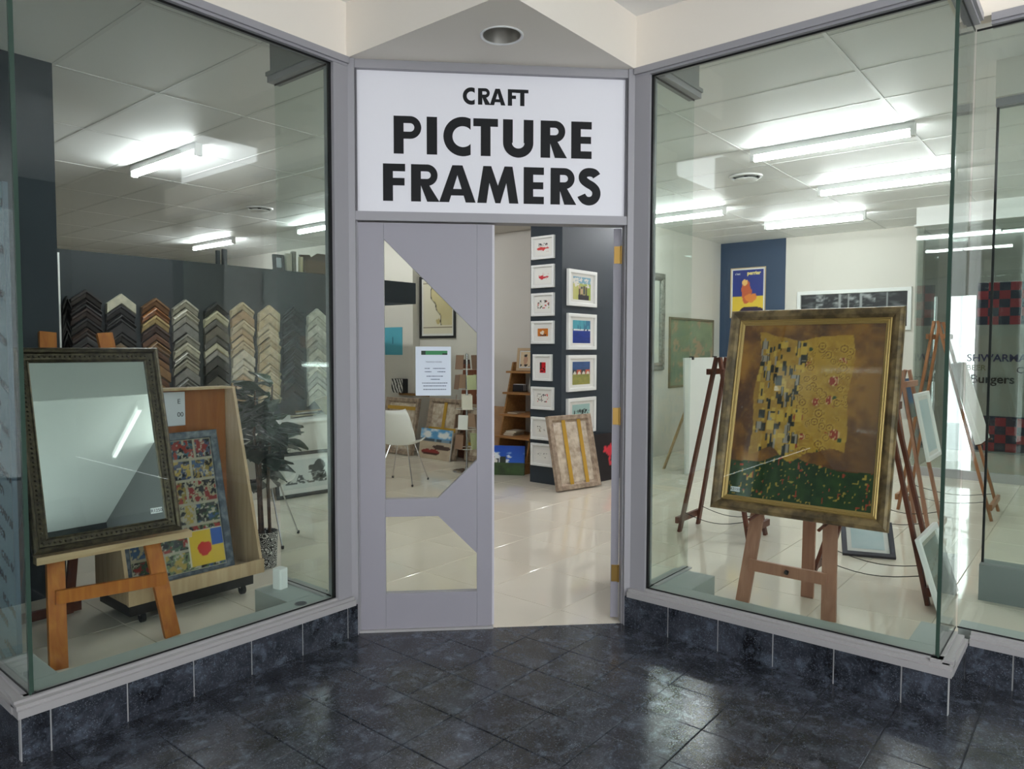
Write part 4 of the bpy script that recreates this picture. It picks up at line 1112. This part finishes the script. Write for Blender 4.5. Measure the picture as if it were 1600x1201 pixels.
for i in range(84):
    p_ = TR[i % 3]; t_ = .50+.50*((i*.618) % 1.0); q_ = t_*(len(p_)-1); k_ = min(int(q_), len(p_)-2); a_, b_ = Vector(p_[k_]), Vector(p_[k_+1])
    pos = a_ + (b_-a_)*(q_-k_)
    pos.z = max(.56, pos.z)
    th = i*2.39996; el = rng.uniform(-.25, .75)
    o = link('leaf', LM[i % 3], None, pl)
    if len(LM[i % 3].materials) == 0: LM[i % 3].materials.append(LEAF[i % 3])
    sc_ = rng.uniform(.95, 1.35)
    o.matrix_local = Matrix.Translation(pos) @ Matrix.Rotation(th, 4, 'Z') @ Matrix.Translation((0, .015, 0)) @ Matrix.Rotation(el, 4, 'X') @ Matrix.Rotation(rng.uniform(-.4,.4), 4, 'Y') @ Matrix.Scale(sc_, 4)

sb_ = thing('white_sensor', 'small white plastic box on the ledge at the left door post', 'sensor', (-.70, .872, ZS-.003), .2)
b = MB(); b.prism([(-.022,-.03),(.022,-.03),(.028,-.024),(.028,.024),(.022,.03),(-.022,.03),(-.028,.024),(-.028,-.024)], 0, .105); b.build('case', WHITE, sb_)
MB().box(-.018, .018, -.032, -.030, .02, .09).build('cover', WHITE, sb_)
stk = thing('round_disc', 'small grey round disc on the lower left window ledge', 'flat_disc', (-.77, A+.06, ZS-.003))
MB().lathe([(.030,0),(.030,.002),(.002,.003)], 16).build('flat_disc', mat('disc_grey', (110, 110, 116), .5), stk)  # plain grey disc with a darker centre, lying on the ledge
MB().lathe([(.024,.003),(.020,.0036),(.002,.0036)], 16).build('print', mat('disc_dark', (70, 70, 78), .5), stk)

# film-covered sheet behind the short left pane
def sc_film(u, v):
    a_ = (u*3.0 + v*.0) ; row = v*22 + u*3.4
    j = math.floor(row); fr_ = row-j
    cx = (u*2.6 + .5*(j % 2)) % 1.0
    if .28 < fr_ < .62 and .18 < cx < .82 and vn(u*90, v*190, 3) > .30: return (44, 58, 72)
    return mixc((150, 178, 194), (130, 158, 176), fbm(u*5, v*8, 1))
fb = thing('film_sheet', 'tall blue film-covered sheet behind the short left pane', 'sheet', (-1.80, 1.68, .004), -pi/2, .0)
MB().box(-.50, .50, 0, .02, .0, 2.16).build('sheet', mat('blue_grey_sheet', (92, 112, 128), .3), fb)
art('film', 1.0, 2.16, 120, 260, sc_film, -.0015, fb, 0, print_mat('print_film', .2))

# ------------------------------------------------------------------ right window: gold framed painting on its easel
GOLD = mat('antique_gold_moulding', (156, 126, 88), .42, .25, noise=(14, (92, 72, 50), 6, .38, .62))
GOLDB = mat('bright_gold_bead', (190, 154, 96), .35, .45)
_rg = random.Random(21)
SPOTS = [(_rg.uniform(.44,.80), _rg.uniform(.26,.88), _rg.uniform(.014,.036), _rg.random()) for _ in range(95)]
BARS = [(_rg.uniform(.15,.47), _rg.uniform(.26,.90), _rg.choice((.006,.009,.014,.024)), _rg.uniform(.010,.030), _rg.random()) for _ in range(150)]
def sc_gold(u, v):
    n = fbm(u*4, v*5, 2); n2 = fbm(u*12, v*14, 8); n3 = vn(u*60, v*70, 4)
    bgc = mixc((100, 62, 44), (186, 138, 60), (n-.33)*2.6 + (n2-.5)*1.2)
    bgc = mixc(bgc, (200, 166, 72), (n3-.72)*1.5)
    if u > .74: bgc = mixc(bgc, (96, 66, 56), (u-.74)*2.6*(1.25-v))
    e = .05*(vn(v*5, 2, 5)-.5); lo = .14+e; hi = .80+e
    meadow = v < .18+.10*vn(u*5, 1, 9)
    if lo < u < hi and .22+.10*vn(u*7, 3, 3) < v < .86+.10*vn(u*7, 8, 5):
        c = mixc((206, 172, 70), (176, 136, 54), n2*1.5-.25)
        c = mixc(c, (226, 200, 96), (n3-.6)*1.2)
        for bu, bv, bw, bh, k in BARS:
            if abs(u-bu) < bw and abs(v-bv) < bh:
                if k < .42: return (46, 44, 44)
                if k < .72: return (170, 170, 176) if abs(u-bu) < bw*.7 else (60, 56, 52)
                return (222, 194, 92)
        for su, sv, sr, k in SPOTS:
            d_ = math.hypot(u-su, (v-sv)*1.26)/sr
            if d_ < 1:
                if k > .88: return (168, 58, 48) if (int(d_*3)+int(u*90)) % 3 else (226, 200, 160)
                if k > .80: return (58, 88, 60)
                return (150, 108, 42) if .55 < d_ < .78 or d_ < .2 else (210, 178, 78)
        return c
    if meadow:
        c = mixc((28, 54, 36), (62, 96, 54), fbm(u*26, v*30, 4))
        if vn(u*70, v*70, 6) > .84: c = (190, 170, 84)
        if vn(u*50, v*50, 12) > .90: c = (180, 72, 56)
        return c
    return bgc
pw, ph = .956, 1.202
pt = thing('gold_framed_painting', 'large golden mosaic-patterned painting in an antique gold frame in the right window', 'painting', (1.25, -1.125, .522), -1.561, .238)
MB().frame(pw, ph, [(0,0),(0,-.030),(.006,-.040),(.020,-.046),(.042,-.040),(.056,-.026),(.060,-.022)]).build('frame', GOLD, pt)
MB().frame(pw-.118, ph-.118, [(0,-.014),(0,-.028),(.006,-.032),(.012,-.026),(.017,-.028),(.022,-.022),(.030,-.018),(.030,-.012)]).build('inner_bead', GOLDB, pt).location = (0, 0, .059)
MB().box(-pw/2+.01, pw/2-.01, -.010, -.001, .01, ph-.01).build('backing', BACKB, pt)
art('canvas', pw-.17, ph-.17, 150, 190, lambda u, v: (lambda c: (min(255, c[0]*1.10), c[1]*.98, c[2]*.92))(sc_gold(u, v)), -.0118, pt, .085, print_mat('print_canvas', .45))
MB().box(-pw/2+.088, pw/2-.088, -.0165, -.0145, .088, ph-.088).build('glazing', GLASSD, pt)
price_tag(pt, -pw/2+.135, .125, -.017, 'R2150')

er = thing('display_easel', 'brown beech easel under the gold framed painting', 'easel')
ln = math.tan(.238)
for yb, yt in ((-.848, -.96), (-1.325, -1.21)):
    MB().beam((1.232, yb, 0), (1.232+1.62*ln, yt, 1.62), .075, .022, (-1,0,0)).build('leg', MAUVEW, er)
MB().beam((1.270, -.87, .215), (1.270, -1.30, .215), .065, .020, (-1,0,0)).build('crossbar', MAUVEW, er)
MB().beam((1.55, -1.115, 0), (1.640, -1.10, 1.55), .07, .022, (-1,0,0)).build('rear_leg', MAUVEW, er)
MB().beam((1.62, -.93, 1.56), (1.62, -1.24, 1.56), .05, .020, (-1,0,0)).build('top_bar', MAUVEW, er)
for yy in (-.895, -1.275): MB().tube([(1.365, yy, .507), (1.195, yy, .495)], .009, 8).build('peg', MAHOG, er)
MB().tube([(1.258, -1.09, .22), (1.245, -1.09, .21)], .012, 8).build('hook', BLACK, er)

# ------------------------------------------------------------------ folding A-frame easels behind it
def a_frame(label, xa, xb, yl, yr, ya, zt, m, chain=True, ledge=True):
    t = thing('a_frame_easel', label, 'easel')
    xm = (xa+xb)/2; tw = (xb-xa)*.28
    for yf, sgn in ((yl, 1), (yr, -1)):
        for xf, xt in ((xa, xm-tw), (xb, xm+tw)):
            MB().beam((xf, yf, 0), (xt, ya+.014*sgn, zt), .045, .022, (0,-sgn,0)).build('leg', m, t)
        z_ = zt*.92; yq = yf+(ya+.014*sgn-yf)*.92
        MB().beam((xm-tw-.06, yq+.024*sgn, z_), (xm+tw+.06, yq+.024*sgn, z_), .045, .022, (0,-sgn,0)).build('top_bar', m, t)
        if ledge:
            z2 = zt*.07; y2 = yf+(ya-yf)*.07
            MB().beam((xa-.04, y2+.026*sgn, z2), (xb+.04, y2+.026*sgn, z2), .05, .026, (0,-sgn,0)).build('foot_rail', m, t)
    if chain:
        for xf in (xa, xb):
            pts = [(xf+(xm-xf)*.08, yl+(yr-yl)*(.05+.9*i/8), .16-.05*sin(pi*i/8)) for i in range(9)]
            MB().tube(pts, .003, 5).build('chain', BLACK, t)
    return t
a_frame('mahogany A-frame easel behind the left edge of the gold painting', 2.48, 2.82, .17, -.40, -.10, 1.40, MAHOG)
a_frame('dark A-frame easel hidden behind the gold painting at the glass corner', 1.86, 2.16, -1.04, -1.69, -1.40, 1.22, MAHOG)
a_frame('brown A-frame easel holding the white-framed glass picture', 3.34, 3.86, -.92, -1.46, -1.19, 1.30, MAUVEW)
a_frame('orange pine A-frame easel farthest right behind the short pane', 4.52, 5.02, -1.00, -1.72, -1.24, 1.72, wood('tan_beech', (164, 112, 72), (142, 92, 58)))
def sc_abs(u, v): return mixc((72, 92, 58), (214, 190, 120), max(0, min(1, (u*1.3-.2)+.5*(fbm(u*4+v*3, v*2, 2)-.5)))) if u < .75 else mixc((226, 206, 150), (150, 128, 70), fbm(u*5, v*3, 5))
k1 = thing('abstract_canvas', 'green and gold abstract canvas on the mahogany A-frame easel', 'canvas', (2.78, -.375, .57), 0, .23)
MB().box(-.30, .30, 0, .03, 0, .50).build('canvas_body', WHITE, k1)
art('print', .60, .50, 30, 24, sc_abs, -.001, k1)
for x_ in (-.2, .2): MB().tube([(x_, .04, -.01), (x_, -.03, -.01)], .008, 6).build('peg', MAHOG, k1)
wp = thing('white_board', 'large white display board standing behind the mahogany easel', 'board', (5.62, 1.32, 0.003), 0, .03)
MB().box(-.66, .66, 0, .02, 0, 1.36).build('board', WHITE, wp)
for x_ in (-.45, .2): MB().box(x_-.02, x_+.02, -.012, .03, 1.335, 1.375).build('clip', BLACK, wp)
for x_ in (-.45, .45): MB().beam((x_, .03, .9), (x_, .40, 0), .04, .02, (0,-1,0)).build('prop', PALEPINE, wp)
def sc_sky(u, v): return mixc((60, 110, 150), (30, 70, 110), v) if v > .35 else mixc((150, 150, 140), (60, 80, 80), fbm(u*6, v*6, 2))
def sc_pale(u, v): return mixc((176, 200, 206), (206, 218, 220), fbm(u*3, v*4, 6))
PRW2 = [(0,0),(0,-.022),(.004,-.026),(.026,-.026),(.030,-.018),(.030,-.008)]
picture('glazed_picture', 'white framed pale glazed picture on the brown A-frame easel', .50, .52, PRW2, WHITE, (3.58, -1.415, .62), 0, .20, .03, sc_pale, (12, 12))
def sc_coast(u, v):
    if abs(v-.62-.25*(u-.5)) < .012 or abs(u-.42) < .008: return (60, 80, 92)
    return mixc((150, 184, 192), (96, 128, 138), fbm(u*5, v*5, 2)) if v > .4 else mixc((110, 136, 140), (60, 80, 84), fbm(u*9, v*9, 5))
picture('coast_picture', 'white framed blue-grey picture leaning low at the right glass corner', .54, .42, PRW2, WHITE, (1.955, -1.768, .004), 0, .30, .03, sc_coast, (30, 24), glazed=True)
picture('dark_frame', 'small dark framed grey picture leaning on the floor under the gold painting', .34, .30, PR_BLACK, mat('pewter_moulding', (70, 70, 78), .35, .4), (2.66, -1.19, .003), -pi/2+.35, .85, .03, sc_pale, (8, 8))
k2 = thing('blue_canvas', 'blue seascape canvas behind the right edge of the gold painting', 'canvas', (4.20, -1.16, .88), 0, .20)
MB().box(-.25, .25, 0, .03, 0, .34).build('canvas_body', WHITE, k2)
art('print', .50, .34, 24, 18, sc_sky, -.001, k2)
for x_ in (-.2, .2): MB().beam((x_, .05, .30), (x_, .10, -.87), .035, .02, (0,-1,0)).build('stand_leg', MAUVEW, k2)
k3 = thing('white_canvas', 'blank white canvas on the orange pine A-frame easel', 'canvas', (4.78, -1.625, .66), 0, .29)
MB().box(-.30, .30, 0, .04, 0, .72).build('canvas_body', mat('canvas_white', (226, 226, 222), .8), k3)
MB().frame(.60, .72, [(0,0),(0,-.004),(.012,-.004),(.012,0)]).build('canvas_edge', WHITE, k3)
for x_ in (-.2, .2): MB().tube([(x_, .05, -.01), (x_, -.03, -.01)], .008, 6).build('peg', MAHOG, k3)

# ------------------------------------------------------------------ pictures on the right-hand walls
SILVER = mat('silver_ornate_moulding', (176, 174, 166), .3, .7, noise=(50, (130, 128, 120), 4))
sm = thing('silver_mirror', 'ornate silver framed mirror on the pale wall beside the right door post', 'mirror', (5.72, 2.27, 1.18), 0)
MB().frame(.86, 1.30, [(0,0),(0,-.03),(.01,-.04),(.05,-.035),(.07,-.045),(.09,-.03),(.10,-.02),(.10,-.01)]).build('frame', SILVER, sm)
MB().box(-.34, .34, -.012, -.004, .09, 1.21).build('mirror_glass', MATS['mirror_silver'], sm)
mb = MB(); k = 0
while k*.035 < 1.2:
    for x in (-.39, .39): mb.lathe([(.001,-.006),(.012,-.002),(.008,.006),(.001,.008)], 6, Matrix.Translation((x, -.042, .05+k*.035)) @ Matrix.Rotation(pi/2, 4, 'X'))
    k += 1
tag(mb.build('ornament', SILVER, sm), kind='stuff')
def sc_garden(u, v):
    c = mixc((96, 118, 98), (150, 160, 130), fbm(u*5, v*5, 3))
    if v > .5: c = mixc(c, (170, 176, 130), fbm(u*8, v*8, 7)*(u))
    if fbm(u*9, v*9, 5) > .66: c = (176, 150, 120)
    return c
picture('garden_painting', 'soft green garden painting on the pale wall left of the blue panel', 1.44, .99, [(0,0),(0,-.02),(.004,-.026),(.03,-.024),(.036,-.010)], mat('olive_moulding', (120, 112, 88), .5), (7.04, 2.27, .92), 0, 0, 0, sc_garden, (40, 30))
picture('grey_picture', 'narrow grey picture low on the wall below the silver mirror', .50, .60, [(0,0),(0,-.02),(.02,-.022),(.024,-.008)], mat('slate_moulding', (70, 76, 78), .4), (5.62, 2.27, .48), 0, 0, .0, sc_pale, (6, 6))
def sc_poster(u, v):
    if v < .42: c = (232, 198, 62)
    else: c = (36, 52, 132)
    if blob(u, v, .46, .52, .17, .24, 4, .25): c = (196, 92, 52)
    if blob(u, v, .60, .38, .22, .10, 7, .25): c = (226, 132, 54)
    if blob(u, v, .40, .72, .09, .07, 2, .15): c = (240, 190, 110)
    if v < .18 and blob(u, v, .62, .10, .34, .10, 8, .2): c = (48, 30, 60)
    return c
ps = picture('drink_poster', 'blue and yellow drink poster in a thin wooden frame on the blue panel', .545, .76, [(0,0),(0,-.016),(.012,-.016),(.014,-.006)], mat('light_wood_frame', (200, 176, 140), .5), (8.02, 1.826, 1.945), -pi/2, 0, .02, sc_poster, (40, 56), cat='poster')
text_mesh('perrier', .072, Matrix.Translation((-.01, -.0135, .650)), mat('poster_yellow', (244, 226, 150), .6), ps, 'lettering', 'LEFT', .004)
text_mesh("c'est", .045, Matrix.Translation((-.20, -.0135, .655)), MATS['price_card_white'], ps, 'lettering', 'LEFT', .001)
def sc_forest(u, v):
    n = vn(u*22, v*3, 4); c = mixc((22, 24, 26), (150, 152, 152), (fbm(u*20, v*16, 2)-.42)*3 if .15 < u < .72 else (fbm(u*9, v*12, 2)-.5)*2)
    if vn(u*34, .3, 7) > .82: c = (150, 152, 152)
    return c
picture('forest_print', 'wide black and white forest print in a white frame on the end wall', 1.49, .575, [(0,0),(0,-.03),(.004,-.034),(.05,-.034),(.054,-.012)], WHITE, (8.03, .34, 1.725), -pi/2, 0, 0, sc_forest, (90, 30))

# ------------------------------------------------------------------ far glass front with its bulkhead, and the takeaway opposite
fg = bpy.data.objects.new('window_10', None); COL.objects.link(fg); struct(fg)
MB().box(6.71, 6.722, -4.5, -.70, .10, 2.90).build('pane', GLASS, fg)
MB().box(6.69, 6.74, -4.5, -.70, 0, .10).build('sill', SILL, fg)
MB().box(6.68, 6.80, -4.5, -.68, 2.90, H).build('bulkhead', WHITEP, fg)
MB().box(6.66, 6.82, -4.5, -.66, 2.885, 2.905).build('bulkhead_trim', WHITE, fg)
for y_ in (-1.92, -3.2): MB().box(6.705, 6.727, y_-.008, y_+.008, .10, 2.90).build('mullion', mat('polished_glass_edge', (58, 78, 68), .15), fg)
MB().box(6.72, 8.03, -.70, -.68, .05, 2.90).build('return_pane', GLASS, fg)
tw_ = S('wall_takeaway', MB().box(9.5, 9.6, -4.6, -.95, 0, H).box(9.5, 9.6, -.60, 9.2, 0, H).box(9.5, 9.6, -.95, -.60, 2.25, H), mat('takeaway_wall', (150, 148, 142), .6))
S('floor_corridor', MB().box(9.4, 14, -4.6, 9.2, -.12, -.004), mat('corridor_floor', (120, 128, 134), .2))
RED, NAVY = mat('check_red', (140, 30, 44), .6), mat('check_navy', (30, 32, 56), .6)
ck = thing('check_panel', 'red and navy chequered panel on the takeaway front', 'panel', (9.4995, -1.05, 1.82), -pi/2)
MB().box(-.08, .84, -.012, 0, 0, .60).build('panel_base', NAVY, ck)
for i in range(7):
    for j in range(5):
        if (i+j) % 2: MB().box(-.08+.13*i, .05+.13*i, -.016, -.0125, .12*j, .12*(j+1)).build('check', RED, ck)
ck2 = thing('check_panel', 'low red and navy chequered counter front of the takeaway', 'panel', (9.4995, -1.05, .02), -pi/2)
MB().box(-.08, .96, -.012, 0, 0, .50).build('panel_base', NAVY, ck2)
for i in range(8):
    for j in range(4):
        if (i+j) % 2: MB().box(-.08+.13*i, .05+.13*i, -.016, -.0125, .12*j, .12*(j+1)).build('check', RED, ck2)
mn = thing('menu_lettering', 'dark menu lettering on the takeaway front seen through the glass', 'lettering', (9.49, -.86, 0), -pi/2)
NV = mat('menu_navy', (40, 44, 90), .6)
text_mesh('SHWARMAS', .145, Matrix.Translation((.0, -.004, 1.30)), NV, mn, 'lettering', 'LEFT', .003)
text_mesh('BEER', .11, Matrix.Translation((.0, -.004, 1.17)), mat('menu_olive', (110, 110, 84), .6), mn, 'lettering', 'LEFT', .002)
text_mesh('Burgers', .17, Matrix.Translation((.05, -.004, .99)), mat('menu_black', (20, 20, 22), .6), mn, 'lettering', 'LEFT', .003)
text_mesh('Chips', .12, Matrix.Translation((.60, -.004, 1.14)), MATS['menu_black'], mn, 'lettering', 'LEFT', .002)
